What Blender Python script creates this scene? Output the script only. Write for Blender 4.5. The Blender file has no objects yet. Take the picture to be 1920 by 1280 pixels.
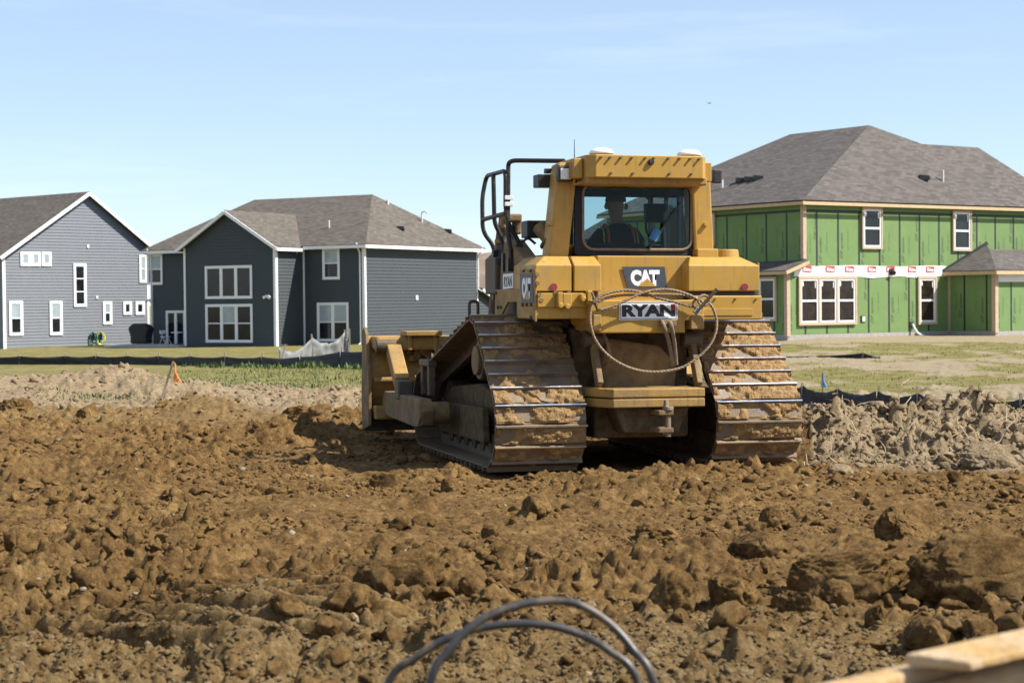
import bpy, bmesh, math, random
import numpy as np
from mathutils import Vector, Matrix

random.seed(7); np.random.seed(7)
S = bpy.context.scene
C = S.collection
R = math.radians

# ------------------------------------------------------------------ camera
FPX = 3420.0                       # focal length in pixels of the 1920 px wide photograph
HC = 1.68
PITCH = math.atan(75 / FPX); ROLL = 0.010
F_ = Vector((0, math.cos(PITCH), -math.sin(PITCH))); U0 = Vector((0, math.sin(PITCH), math.cos(PITCH))); R0 = Vector((1, 0, 0))
RT = R0 * math.cos(ROLL) - U0 * math.sin(ROLL); UP = U0 * math.cos(ROLL) + R0 * math.sin(ROLL)
CAM = Vector((0, 0, HC))
cd = bpy.data.cameras.new('camera'); cam = bpy.data.objects.new('camera', cd); C.objects.link(cam)
cam.matrix_world = Matrix.Translation(CAM) @ Matrix((RT, UP, -F_)).transposed().to_4x4()
cd.sensor_width = 36; cd.lens = FPX / 1920 * 36; cd.clip_start = 0.1; cd.clip_end = 8000
cd.dof.use_dof = True; cd.dof.focus_distance = 18.5; cd.dof.aperture_fstop = 4.5
S.camera = cam

# ------------------------------------------------------------------ sky and sun
SUN_EL, SUN_AZ = 47.0, -10.0       # azimuth from +X towards +Y
W = bpy.data.worlds.new('World'); S.world = W; W.use_nodes = True
nt = W.node_tree; bg = nt.nodes['Background']
sky = nt.nodes.new('ShaderNodeTexSky'); sky.sky_type = 'NISHITA'; sky.sun_disc = False
sky.sun_elevation = R(SUN_EL); sky.sun_rotation = R(90 - SUN_AZ); sky.altitude = 200; sky.air_density = 0.85; sky.dust_density = 0.25; sky.ozone_density = 4.0
# thin cirrus
tc = nt.nodes.new('ShaderNodeTexCoord'); mp = nt.nodes.new('ShaderNodeMapping'); mp.inputs['Scale'].default_value = (1.6, 1.6, 16.0); mp.inputs['Rotation'].default_value = (0, 0.12, 0)
nz = nt.nodes.new('ShaderNodeTexNoise'); nz.inputs['Scale'].default_value = 2.2; nz.inputs['Detail'].default_value = 7; nz.inputs['Roughness'].default_value = 0.6
cr = nt.nodes.new('ShaderNodeValToRGB'); cr.color_ramp.elements[0].position = 0.54; cr.color_ramp.elements[1].position = 0.80
cr.color_ramp.elements[0].color = (0.20, 0.20, 0.20, 1); cr.color_ramp.elements[1].color = (0.33, 0.33, 0.33, 1)
mx = nt.nodes.new('ShaderNodeMix'); mx.data_type = 'RGBA'; mx.inputs[7].default_value = (9.0, 10.0, 11.2, 1)
L = nt.links.new
L(tc.outputs['Generated'], mp.inputs['Vector']); L(mp.outputs[0], nz.inputs['Vector']); L(nz.outputs['Fac'], cr.inputs['Fac'])
L(cr.outputs['Color'], mx.inputs[0]); L(sky.outputs[0], mx.inputs[6]); L(mx.outputs[2], bg.inputs['Color'])
bg.inputs['Strength'].default_value = 0.084
sd = bpy.data.lights.new('sun', 'SUN'); sd.energy = 5.0; sd.angle = R(0.55); sd.color = (1, 0.955, 0.88)
sun = bpy.data.objects.new('sun', sd); C.objects.link(sun)
SD = Vector((math.cos(R(SUN_EL)) * math.cos(R(SUN_AZ)), math.cos(R(SUN_EL)) * math.sin(R(SUN_AZ)), math.sin(R(SUN_EL))))
sun.rotation_euler = SD.to_track_quat('Z', 'Y').to_euler(); sun.location = (20, -10, 30)
S.view_settings.view_transform = 'Standard'; S.view_settings.look = 'None'; S.view_settings.gamma = 1; S.view_settings.use_curve_mapping = False
S.view_settings.exposure = 0.82

# ------------------------------------------------------------------ helpers
def ray(px, py): return F_ + RT * ((px - 960) / FPX) + UP * ((640 - py) / FPX)
def at_y(px, py, Y):               # point on the pixel's ray at world depth Y
    d = ray(px, py); return CAM + d * (Y / d.y)
def at_z(px, py, z):
    d = ray(px, py); return CAM + d * ((z - HC) / d.z)

def tag(o, label=None, cat=None, group=None, kind=None):
    if label: o['label'] = label
    if cat: o['category'] = cat
    if group: o['group'] = group
    if kind: o['kind'] = kind
    return o
def empty(name, loc=(0, 0, 0), rot=(0, 0, 0), parent=None):
    o = bpy.data.objects.new(name, None); C.objects.link(o); o.location = loc; o.rotation_euler = rot; o.parent = parent; o.empty_display_size = 0.2
    return o
def mesh_obj(name, v, f, mats, parent=None, smooth=False, idx=None):
    me = bpy.data.meshes.new(name); me.from_pydata([tuple(p) for p in v], [], f)
    return link_mesh(name, me, mats, parent, smooth, idx)
def link_mesh(name, me, mats, parent=None, smooth=False, idx=None):
    if not isinstance(mats, (list, tuple)): mats = [mats]
    for m in mats: me.materials.append(m)
    if idx is not None: me.polygons.foreach_set('material_index', idx)
    if smooth: me.polygons.foreach_set('use_smooth', [True] * len(me.polygons))
    me.update()
    o = bpy.data.objects.new(name, me); C.objects.link(o); o.parent = parent
    return o
def fast_mesh(name, V, T, mats, parent=None, smooth=False):
    """numpy triangles / quads to a mesh"""
    me = bpy.data.meshes.new(name); k = T.shape[1]
    me.vertices.add(len(V)); me.vertices.foreach_set('co', V.astype(np.float32).ravel())
    me.loops.add(T.size); me.loops.foreach_set('vertex_index', T.astype(np.int32).ravel())
    me.polygons.add(len(T)); me.polygons.foreach_set('loop_start', np.arange(0, T.size, k, dtype=np.int32))
    me.polygons.foreach_set('loop_total', np.full(len(T), k, dtype=np.int32))
    me.update(calc_edges=True)
    return link_mesh(name, me, mats, parent, smooth)

class MB:
    """collects boxes, prisms and tubes; build() links them as ONE mesh object"""
    def __init__(s): s.v = []; s.f = []; s.i = []; s.m = 0
    def _add(s, v, f):
        n = len(s.v); s.v += [Vector(p) for p in v]; s.f += [tuple(a + n for a in q) for q in f]; s.i += [s.m] * len(f); return s
    def box(s, a, b, M=None):
        x0, y0, z0 = a; x1, y1, z1 = b
        v = [Vector(p) for p in ((x0, y0, z0), (x1, y0, z0), (x1, y1, z0), (x0, y1, z0), (x0, y0, z1), (x1, y0, z1), (x1, y1, z1), (x0, y1, z1))]
        if M is not None: v = [M @ p for p in v]
        return s._add(v, [(0, 3, 2, 1), (4, 5, 6, 7), (0, 1, 5, 4), (1, 2, 6, 5), (2, 3, 7, 6), (3, 0, 4, 7)])
    def prism(s, top, bot):        # two matching 3D loops
        n = len(top)
        return s._add(list(top) + list(bot), [tuple(range(n)), tuple(range(2 * n - 1, n - 1, -1))] + [(i, n + i, n + (i + 1) % n, (i + 1) % n) for i in range(n)])
    def ext(s, poly, axis, a, b):  # polygon in the other two axes, extruded along axis
        def P(p, t): return {'x': (t, p[0], p[1]), 'y': (p[0], t, p[1]), 'z': (p[0], p[1], t)}[axis]
        return s.prism([P(p, a) for p in poly], [P(p, b) for p in poly])
    def bar(s, p0, p1, w, h, up=(0, 0, 1)):
        p0 = Vector(p0); p1 = Vector(p1); d = (p1 - p0); l = d.length; d.normalize(); up = Vector(up)
        x = d.cross(up)
        if x.length < 1e-4: x = d.cross(Vector((1, 0, 0)))
        x.normalize(); z = x.cross(d)
        M = Matrix((x, d, z)).transposed().to_4x4(); M.translation = p0
        return s.box((-w / 2, 0, -h / 2), (w / 2, l, h / 2), M)
    def tube(s, pts, r, n=8, closed=False):
        pts = [Vector(p) for p in pts]; N = len(pts); v = []; f = []
        rr = r if isinstance(r, (list, tuple)) else [r] * N
        prev = None
        for i, p in enumerate(pts):
            if closed: t = pts[(i + 1) % N] - pts[i - 1]
            else: t = pts[min(i + 1, N - 1)] - pts[max(i - 1, 0)]
            if t.length < 1e-9: t = Vector((0, 0, 1))
            t.normalize()
            if prev is None:
                a = t.cross(Vector((0, 0, 1)))
                if a.length < 0.05: a = t.cross(Vector((1, 0, 0)))
            else: a = prev - t * prev.dot(t)
            a.normalize(); prev = a; b = t.cross(a)
            for k in range(n):
                q = 2 * math.pi * k / n; v.append(p + (a * math.cos(q) + b * math.sin(q)) * rr[i])
        for i in range(N if closed else N - 1):
            for k in range(n):
                j = (i + 1) % N; f.append((i * n + k, i * n + (k + 1) % n, j * n + (k + 1) % n, j * n + k))
        if not closed: f += [tuple(range(n - 1, -1, -1)), tuple((N - 1) * n + k for k in range(n))]
        return s._add(v, f)
    def cyl(s, p0, p1, r, r1=None, n=20): return s.tube([p0, p1], [r, r if r1 is None else r1], n)
    def build(s, name, mats, parent=None, bevel=0, smooth=False, seg=2):
        o = mesh_obj(name, s.v, s.f, mats, parent, smooth, s.i)
        if bevel:
            b = o.modifiers.new('bevel', 'BEVEL'); b.width = bevel; b.segments = seg; b.limit_method = 'ANGLE'; b.angle_limit = R(32)
        if smooth:
            for p in o.data.polygons:
                if len(p.vertices) > 4: p.use_smooth = False
        return o
def spline(pts, k=8, closed=False):
    pts = [Vector(p) for p in pts]; n = len(pts); out = []
    for i in range(n if closed else n - 1):
        g = (lambda j: pts[j % n]) if closed else (lambda j: pts[max(0, min(n - 1, j))])
        a, b, c, d = g(i - 1), g(i), g(i + 1), g(i + 2)
        for q in range(k):
            t = q / k; out.append(0.5 * ((2 * b) + (c - a) * t + (2 * a - 5 * b + 4 * c - d) * t * t + (3 * b - a - 3 * c + d) * t ** 3))
    if not closed: out.append(pts[-1])
    return out
def round_path(pts, r=0.06, k=5):  # polyline with filleted corners
    pts = [Vector(p) for p in pts]; out = [pts[0]]
    for i in range(1, len(pts) - 1):
        a, b, c = pts[i - 1], pts[i], pts[i + 1]
        u = (a - b); w = (c - b); q = min(r, u.length * .45, w.length * .45); u.normalize(); w.normalize()
        p0 = b + u * q; p1 = b + w * q
        for j in range(k + 1):
            t = j / k; out.append(p0 * (1 - t) ** 2 + b * 2 * t * (1 - t) + p1 * t * t)
    out.append(pts[-1]); return out
def text_mesh(body, bold=0.0, shear=0.0, space=1.0):
    cu = bpy.data.curves.new('lettering', 'FONT'); cu.body = body; cu.offset = bold; cu.shear = shear; cu.space_character = space; cu.resolution_u = 3
    o = bpy.data.objects.new('lettering', cu); C.objects.link(o); dg = bpy.context.evaluated_depsgraph_get(); dg.update()
    me = bpy.data.meshes.new_from_object(o.evaluated_get(dg)); bpy.data.objects.remove(o); bpy.data.curves.remove(cu)
    v = np.array([p.co[:2] for p in me.vertices]); lo, hi = v.min(0), v.max(0)
    for p in me.vertices: p.co.x = (p.co.x - lo[0]) / (hi[0] - lo[0]); p.co.y = (p.co.y - lo[1]) / (hi[1] - lo[1]); p.co.z = 0
    me.materials.clear(); return me          # unit square
def lettering(me, quad, mat, parent, off=0.004):
    """lay a unit-square text mesh on a quad (bottom-left, bottom-right, top-right, top-left), off along its normal"""
    a, b, c, d = [Vector(q) for q in quad]; n = (b - a).cross(d - a).normalized() * off
    m2 = me.copy()
    for p in m2.vertices:
        x, y = p.co.x, p.co.y; p.co = a * (1 - x) * (1 - y) + b * x * (1 - y) + c * x * y + d * (1 - x) * y + n
    return link_mesh('lettering', m2, mat, parent)

# numpy noise
def _hash(*ks):
    h = np.zeros(ks[0].shape, np.uint32)
    for k, m in zip(ks, (374761393, 668265263, 2147483647 - 1274126177)):
        h = (h ^ (k.astype(np.int64).astype(np.uint32) * np.uint32(m))); h = h * np.uint32(2654435761) ^ (h >> np.uint32(13))
    h = (h ^ (h >> np.uint32(15))) * np.uint32(2246822519); h ^= h >> np.uint32(13)
    return h.astype(np.float64) / 4294967295.0
def vnoise(*c):
    fl = [np.floor(a) for a in c]; fr = [a - b for a, b in zip(c, fl)]; sm = [t * t * (3 - 2 * t) for t in fr]
    out = 0
    for m in range(2 ** len(c)):
        bits = [(m >> i) & 1 for i in range(len(c))]
        w = 1
        for b, s_ in zip(bits, sm): w = w * (s_ if b else 1 - s_)
        out = out + w * _hash(*[f + b for f, b in zip(fl, bits)])
    return out
def fbm(*c, o=4):
    out = 0; a = 0.5; tot = 0
    for i in range(o):
        out = out + a * vnoise(*[x * 2 ** i + 17.3 * i for x in c]); tot += a; a *= 0.55
    return out / tot
def cells(x, y, size, density, seed=0):
    """rounded lumps on a jittered grid: height 0..1"""
    X = x / size; Y = y / size; ix = np.floor(X); iy = np.floor(Y); best = np.zeros_like(X)
    for dx in (-1, 0, 1):
        for dy in (-1, 0, 1):
            cx = ix + dx; cy = iy + dy
            r1 = _hash(cx + seed, cy - seed); r2 = _hash(cx - 31 + seed, cy + 57); r3 = _hash(cx + 91, cy + 13 + seed); r4 = _hash(cx + 5, cy - 77 - seed)
            px = cx + 0.2 + 0.6 * r1; py = cy + 0.2 + 0.6 * r2
            rad = 0.28 + 0.42 * r4
            q = ((X - px) ** 2 + (Y - py) ** 2) / rad ** 2
            h = np.where(r3 < density, np.sqrt(np.clip(1 - q, 0, 1)) * (0.35 + 0.65 * r4), 0)
            best = np.maximum(best, h)
    return best
def sstep(a, b, x): t = np.clip((x - a) / (b - a), 0, 1); return t * t * (3 - 2 * t)

# ------------------------------------------------------------------ materials
def M(name, col, rough=0.6, metal=0.0, var=0.18, scale=6.0, bump=0.0, bscale=40.0, dirt=None, dirt_amt=0.5, dscale=3.0, spec=0.5, streak=0):
    m = bpy.data.materials.new(name); m.use_nodes = True; n = m.node_tree.nodes; l = m.node_tree.links.new
    b = n['Principled BSDF']; b.inputs['Roughness'].default_value = rough; b.inputs['Metallic'].default_value = metal; b.inputs['Specular IOR Level'].default_value = spec
    t = n.new('ShaderNodeTexCoord'); z = n.new('ShaderNodeTexNoise'); z.inputs['Scale'].default_value = scale; z.inputs['Detail'].default_value = 6; z.inputs['Roughness'].default_value = 0.65
    l(t.outputs['Object'], z.inputs['Vector'])
    r = n.new('ShaderNodeValToRGB'); e = r.color_ramp.elements; e[0].position = 0.3; e[1].position = 0.7
    e[0].color = (*[c * (1 - var) for c in col], 1); e[1].color = (*[min(1, c * (1 + var)) for c in col], 1)
    l(z.outputs['Fac'], r.inputs['Fac']); out = r.outputs['Color']
    if dirt:
        z2 = n.new('ShaderNodeTexNoise'); z2.inputs['Scale'].default_value = dscale; z2.inputs['Detail'].default_value = 8; z2.inputs['Roughness'].default_value = 0.7
        l(t.outputs['Object'], z2.inputs['Vector'])
        r2 = n.new('ShaderNodeValToRGB'); e = r2.color_ramp.elements; e[0].position = 0.62 - 0.35 * dirt_amt; e[1].position = 0.80 - 0.25 * dirt_amt
        l(z2.outputs['Fac'], r2.inputs['Fac'])
        mxx = n.new('ShaderNodeMix'); mxx.data_type = 'RGBA'; mxx.inputs[7].default_value = (*dirt, 1)
        mu = n.new('ShaderNodeMath'); mu.operation = 'MULTIPLY'; mu.inputs[1].default_value = min(1, 0.45 + dirt_amt * 0.5); l(r2.outputs['Color'], mu.inputs[0])
        l(mu.outputs[0], mxx.inputs[0]); l(out, mxx.inputs[6]); out = mxx.outputs[2]
        ra = n.new('ShaderNodeMapRange'); ra.inputs[3].default_value = rough; ra.inputs[4].default_value = 0.9; l(mu.outputs[0], ra.inputs[0]); l(ra.outputs[0], b.inputs['Roughness'])
    if streak:
        mpn = n.new('ShaderNodeMapping'); mpn.inputs['Scale'].default_value = (9, 9, .7); l(t.outputs['Object'], mpn.inputs['Vector']); zs = n.new('ShaderNodeTexNoise'); zs.inputs['Scale'].default_value = 3; zs.inputs['Detail'].default_value = 7; l(mpn.outputs[0], zs.inputs['Vector'])
        rs = n.new('ShaderNodeValToRGB'); rs.color_ramp.elements[0].position = .56; rs.color_ramp.elements[1].position = .75; rs.color_ramp.elements[1].color = (streak, streak, streak, 1); l(zs.outputs['Fac'], rs.inputs['Fac'])
        ms = n.new('ShaderNodeMix'); ms.data_type = 'RGBA'; ms.inputs[7].default_value = (.16, .10, .05, 1); l(rs.outputs[0], ms.inputs[0]); l(out, ms.inputs[6]); out = ms.outputs[2]
    l(out, b.inputs['Base Color'])
    if bump:
        z3 = n.new('ShaderNodeTexNoise'); z3.inputs['Scale'].default_value = bscale; z3.inputs['Detail'].default_value = 5; l(t.outputs['Object'], z3.inputs['Vector'])
        bp = n.new('ShaderNodeBump'); bp.inputs['Strength'].default_value = bump; bp.inputs['Distance'].default_value = 0.02; l(z3.outputs['Fac'], bp.inputs['Height']); l(bp.outputs[0], b.inputs['Normal'])
    return m
DUST = (0.36, 0.25, 0.13); MUDC = (0.20, 0.125, 0.06)
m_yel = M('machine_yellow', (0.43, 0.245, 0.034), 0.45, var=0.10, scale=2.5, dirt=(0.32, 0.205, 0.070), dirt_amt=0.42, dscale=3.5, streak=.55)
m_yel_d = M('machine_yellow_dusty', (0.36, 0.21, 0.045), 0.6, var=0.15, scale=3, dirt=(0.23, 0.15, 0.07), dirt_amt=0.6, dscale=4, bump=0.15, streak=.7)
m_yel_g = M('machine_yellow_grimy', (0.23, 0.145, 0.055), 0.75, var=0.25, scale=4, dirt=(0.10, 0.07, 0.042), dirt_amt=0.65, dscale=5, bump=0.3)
m_blk = M('black_paint', (0.018, 0.017, 0.017), 0.45, dirt=(0.16, 0.11, 0.06), dirt_amt=0.22, dscale=5)
m_rub = M('black_rubber', (0.02, 0.02, 0.02), 0.75)
m_steel = M('dark_steel', (0.10, 0.085, 0.07), 0.55, 0.5, var=0.3, dirt=MUDC, dirt_amt=0.55, dscale=6, bump=0.2)
m_shine = M('worn_steel', (0.62, 0.62, 0.63), 0.28, 0.9, var=0.12, scale=12, dirt=(0.20, 0.13, 0.07), dirt_amt=0.32, dscale=9)
m_mud = M('track_mud', (0.26, 0.162, 0.072), 0.95, var=0.35, scale=14, bump=0.6, bscale=60, spec=0.1)
m_mud_d = M('caked_mud', (0.12, 0.085, 0.05), 0.95, var=0.4, scale=9, bump=0.7, bscale=40, spec=0.1)
m_rope = M('wire_rope_steel', (0.27, 0.20, 0.13), 0.55, 0.45, var=0.3, scale=60, bump=0.5, bscale=180)
m_white = M('white_plastic', (0.78, 0.78, 0.76), 0.4, var=0.04)
m_chrome = M('bright_steel', (0.6, 0.6, 0.6), 0.25, 0.9, var=0.1)
m_red = M('red_reflector', (0.22, 0.03, 0.04), 0.4, var=0.08)
m_decal = M('decal_slate', (0.045, 0.055, 0.075), 0.5, var=0.2, scale=20)
m_decw = M('decal_white', (0.80, 0.80, 0.80), 0.45, var=0.05, scale=15)
m_decr = M('decal_red', (0.50, 0.03, 0.04), 0.5)
m_deck = M('decal_black', (0.015, 0.015, 0.017), 0.5)
m_lamp = M('lamp_lens', (0.75, 0.75, 0.72), 0.15, var=0.15, scale=50)
m_hose = M('dusty_hose', (0.20, 0.15, 0.10), 0.8, var=0.3, scale=20)
m_int = M('cab_interior', (0.010, 0.012, 0.018), 0.75)
m_seat = M('seat_fabric', (0.010, 0.011, 0.014), 0.9)
m_skin = M('skin', (0.20, 0.11, 0.07), 0.6, var=0.08)
m_shirt = M('navy_shirt', (0.010, 0.013, 0.024), 0.95)
m_cap = M('dark_cap', (0.025, 0.025, 0.03), 0.85)
m_vo = M('vest_orange', (0.32, 0.06, 0.03), 0.8); m_vy = M('vest_yellow', (0.26, 0.28, 0.04), 0.8)

def glass(name, tint, refl=0.5):
    m = bpy.data.materials.new(name); m.use_nodes = True; n = m.node_tree.nodes; l = m.node_tree.links.new; n.remove(n['Principled BSDF'])
    tr = n.new('ShaderNodeBsdfTransparent'); tr.inputs[0].default_value = (*tint, 1)
    gl = n.new('ShaderNodeBsdfGlossy'); gl.inputs['Roughness'].default_value = 0.03
    fr = n.new('ShaderNodeFresnel'); fr.inputs['IOR'].default_value = 1.2
    mxs = n.new('ShaderNodeMixShader'); l(fr.outputs[0], mxs.inputs[0]); l(tr.outputs[0], mxs.inputs[1]); l(gl.outputs[0], mxs.inputs[2]); l(mxs.outputs[0], n['Material Output'].inputs['Surface'])
    return m
m_glass = glass('tinted_cab_glass', (0.78, 0.87, 0.89))

def shingle_mat(name, c1, c2, c3):
    m = bpy.data.materials.new(name); m.use_nodes = True; n = m.node_tree.nodes; l = m.node_tree.links.new; b = n['Principled BSDF']; b.inputs['Roughness'].default_value = 0.93; b.inputs['Specular IOR Level'].default_value = 0.2
    uv = n.new('ShaderNodeTexCoord')
    br = n.new('ShaderNodeTexBrick'); br.inputs['Scale'].default_value = 1; br.inputs['Brick Width'].default_value = 0.33; br.inputs['Row Height'].default_value = 0.145; br.inputs['Mortar Size'].default_value = 0.006
    br.inputs['Color1'].default_value = (*c1, 1); br.inputs['Color2'].default_value = (*c2, 1); br.inputs['Mortar'].default_value = (*[c * 0.45 for c in c1], 1); br.inputs['Bias'].default_value = 0.0
    l(uv.outputs['UV'], br.inputs['Vector'])
    z = n.new('ShaderNodeTexNoise'); z.inputs['Scale'].default_value = 1.2; z.inputs['Detail'].default_value = 9; z.inputs['Roughness'].default_value = 0.8; l(uv.outputs['UV'], z.inputs['Vector'])
    r = n.new('ShaderNodeValToRGB'); r.color_ramp.elements[0].position = 0.42; r.color_ramp.elements[1].position = 0.62; l(z.outputs['Fac'], r.inputs['Fac'])
    mu = n.new('ShaderNodeMath'); mu.operation = 'MULTIPLY'; mu.inputs[1].default_value = 0.6; l(r.outputs[0], mu.inputs[0])
    mxx = n.new('ShaderNodeMix'); mxx.data_type = 'RGBA'; mxx.inputs[7].default_value = (*c3, 1); l(mu.outputs[0], mxx.inputs[0]); l(br.outputs['Color'], mxx.inputs[6]); l(mxx.outputs[2], b.inputs['Base Color'])
    bp = n.new('ShaderNodeBump'); bp.inputs['Strength'].default_value = 0.5; bp.inputs['Distance'].default_value = 0.02; l(br.outputs['Fac'], bp.inputs['Height']); bp.invert = True; l(bp.outputs[0], b.inputs['Normal'])
    return m
m_sh1 = shingle_mat('shingles_brown', (0.082, 0.070, 0.058), (0.150, 0.130, 0.110), (0.112, 0.096, 0.080))
m_sh2 = shingle_mat('shingles_grey_brown', (0.078, 0.069, 0.062), (0.145, 0.128, 0.114), (0.108, 0.095, 0.084))
m_sid1 = M('siding_light_grey', (0.165, 0.178, 0.198), 0.68, var=0.04, scale=1.5)
m_sid2 = M('siding_slate', (0.048, 0.058, 0.063), 0.72, var=0.05, scale=1.5)
m_trim = M('white_trim', (0.80, 0.80, 0.80), 0.5, var=0.03)
m_pane = M('window_dark', (0.014, 0.017, 0.020), 0.08, var=0.6, scale=0.8, spec=0.35)
m_blind = M('window_blind', (0.30, 0.36, 0.38), 0.12, var=0.15, scale=1.5, spec=0.6)
m_zip = M('green_sheathing', (0.145, 0.235, 0.075), 0.75, var=0.07, scale=2, dirt=(0.22, 0.30, 0.13), dirt_amt=0.2, dscale=1.2)
m_tape = M('black_seam_tape', (0.018, 0.019, 0.021), 0.55, var=0.4, scale=9, dirt=(0.12, 0.12, 0.12), dirt_amt=0.15, dscale=14)
m_print = M('dark_green_print', (0.05, 0.085, 0.04), 0.7)
m_lumber = M('raw_lumber', (0.52, 0.38, 0.22), 0.75, var=0.12, scale=5)
m_osb = M('osb_trim', (0.48, 0.36, 0.25), 0.8, var=0.12, scale=8)
m_wrapw = M('white_house_wrap', (0.78, 0.76, 0.75), 0.55, var=0.05, scale=3)
m_block = M('concrete_block', (0.34, 0.32, 0.29), 0.9, var=0.12, bump=0.2)
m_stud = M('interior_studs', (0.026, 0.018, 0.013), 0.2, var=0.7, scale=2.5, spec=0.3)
m_fab = M('black_silt_fabric', (0.012, 0.012, 0.014), 0.7, var=0.3, scale=3)
m_fabg = M('grey_silt_fabric', (0.16, 0.16, 0.155), 0.6, var=0.5, scale=2.5)
m_wood = M('weathered_stake', (0.36, 0.29, 0.21), 0.85, var=0.2, scale=10)
m_orange = M('orange_ribbon', (0.85, 0.22, 0.03), 0.6, var=0.1); m_blue = M('blue_ribbon', (0.08, 0.28, 0.62), 0.6, var=0.1)
m_leaf = M('weed_leaf', (0.075, 0.115, 0.026), 0.7, var=0.3, scale=3)
m_conc = M('patio_concrete', (0.42, 0.41, 0.39), 0.9)
m_cover = M('black_grill_cover', (0.010, 0.010, 0.011), 0.6, bump=0.4, bscale=6)
m_hoseg = M('green_hose', (0.02, 0.16, 0.10), 0.45); m_hosey = M('yellow_hose', (0.62, 0.66, 0.10), 0.45)
m_vent = M('black_vent', (0.02, 0.021, 0.023), 0.6); m_pvc = M('white_pvc', (0.62, 0.62, 0.62), 0.4)

# soil: colour by a zone attribute (what the ground is made of) plus noise
def soil_mat(name, zones=True, base=None):
    m = bpy.data.materials.new(name); m.use_nodes = True; n = m.node_tree.nodes; l = m.node_tree.links.new
    b = n['Principled BSDF']; b.inputs['Roughness'].default_value = 0.95; b.inputs['Specular IOR Level'].default_value = 0.15
    t = n.new('ShaderNodeTexCoord')
    def noise(sc, de=8, ro=0.68):
        z = n.new('ShaderNodeTexNoise'); z.inputs['Scale'].default_value = sc; z.inputs['Detail'].default_value = de; z.inputs['Roughness'].default_value = ro; l(t.outputs['Object'], z.inputs['Vector']); return z.outputs['Fac']
    def ramp(src, stops):
        r = n.new('ShaderNodeValToRGB'); e = r.color_ramp.elements
        while len(e) < len(stops): e.new(0.5)
        for q, (p, c) in zip(e, stops): q.position = p; q.color = (*c, 1)
        l(src, r.inputs['Fac']); return r.outputs['Color']
    def mix(f, a, c):
        x = n.new('ShaderNodeMix'); x.data_type = 'RGBA'
        l(f, x.inputs[0]); l(a, x.inputs[6]); l(c, x.inputs[7]); return x.outputs[2]
    n1 = noise(1.3); n2 = noise(9.0); n3 = noise(45, 6)
    brown = mix(ramp(n1, [(0.40, (0, 0, 0)), (0.62, (1, 1, 1))]), ramp(n2, [(0.30, (0.074, 0.038, 0.013)), (0.5, (0.185, 0.104, 0.035)), (0.72, (0.32, 0.195, 0.074))]),
                ramp(n2, [(0.30, (0.115, 0.063, 0.021)), (0.5, (0.27, 0.158, 0.054)), (0.72, (0.41, 0.262, 0.105))]))
    grey = ramp(n2, [(0.30, (0.205, 0.142, 0.078)), (0.5, (0.35, 0.258, 0.150)), (0.72, (0.46, 0.36, 0.230))])
    if base == 'grey': out = grey
    elif base == 'pale': out = ramp(n2, [(0.3, (0.20, 0.130, 0.056)), (0.5, (0.30, 0.21, 0.10)), (0.7, (0.43, 0.33, 0.19))])
    elif not zones: out = brown
    else:
        at = n.new('ShaderNodeAttribute'); at.attribute_name = 'zone'; sp = n.new('ShaderNodeSeparateColor'); l(at.outputs['Color'], sp.inputs[0])
        grass = ramp(noise(2.2), [(0.32, (0.125, 0.125, 0.032)), (0.5, (0.225, 0.195, 0.062)), (0.68, (0.34, 0.275, 0.12))])
        straw = ramp(n2, [(0.30, (0.25, 0.19, 0.115)), (0.5, (0.37, 0.295, 0.19)), (0.72, (0.47, 0.39, 0.26))])
        pale = ramp(n2, [(0.32, (0.175, 0.105, 0.038)), (0.5, (0.27, 0.175, 0.072)), (0.7, (0.38, 0.27, 0.13))])
        out = mix(sp.outputs[0], brown, grey); out = mix(sp.outputs[2], out, straw); out = mix(sp.outputs[1], out, grass); out = mix(at.outputs['Alpha'], pale, out)
    fine = ramp(n3, [(0.35, (0.55, 0.55, 0.55)), (0.65, (1.04, 1.04, 1.04))])
    mu = n.new('ShaderNodeMix'); mu.data_type = 'RGBA'; mu.blend_type = 'MULTIPLY'; mu.inputs[0].default_value = 1; l(out, mu.inputs[6]); l(fine, mu.inputs[7]); l(mu.outputs[2], b.inputs['Base Color'])
    bp = n.new('ShaderNodeBump'); bp.inputs['Strength'].default_value = 1.0; bp.inputs['Distance'].default_value = 0.035; l(noise(30, 9, 0.78), bp.inputs['Height']); l(bp.outputs[0], b.inputs['Normal'])
    return m
m_ground = soil_mat('site_soil'); m_clod = soil_mat('brown_clod', False); m_gclod = soil_mat('grey_clod', False, 'grey'); m_peb = soil_mat('pale_pebble', False, 'pale')

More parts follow.
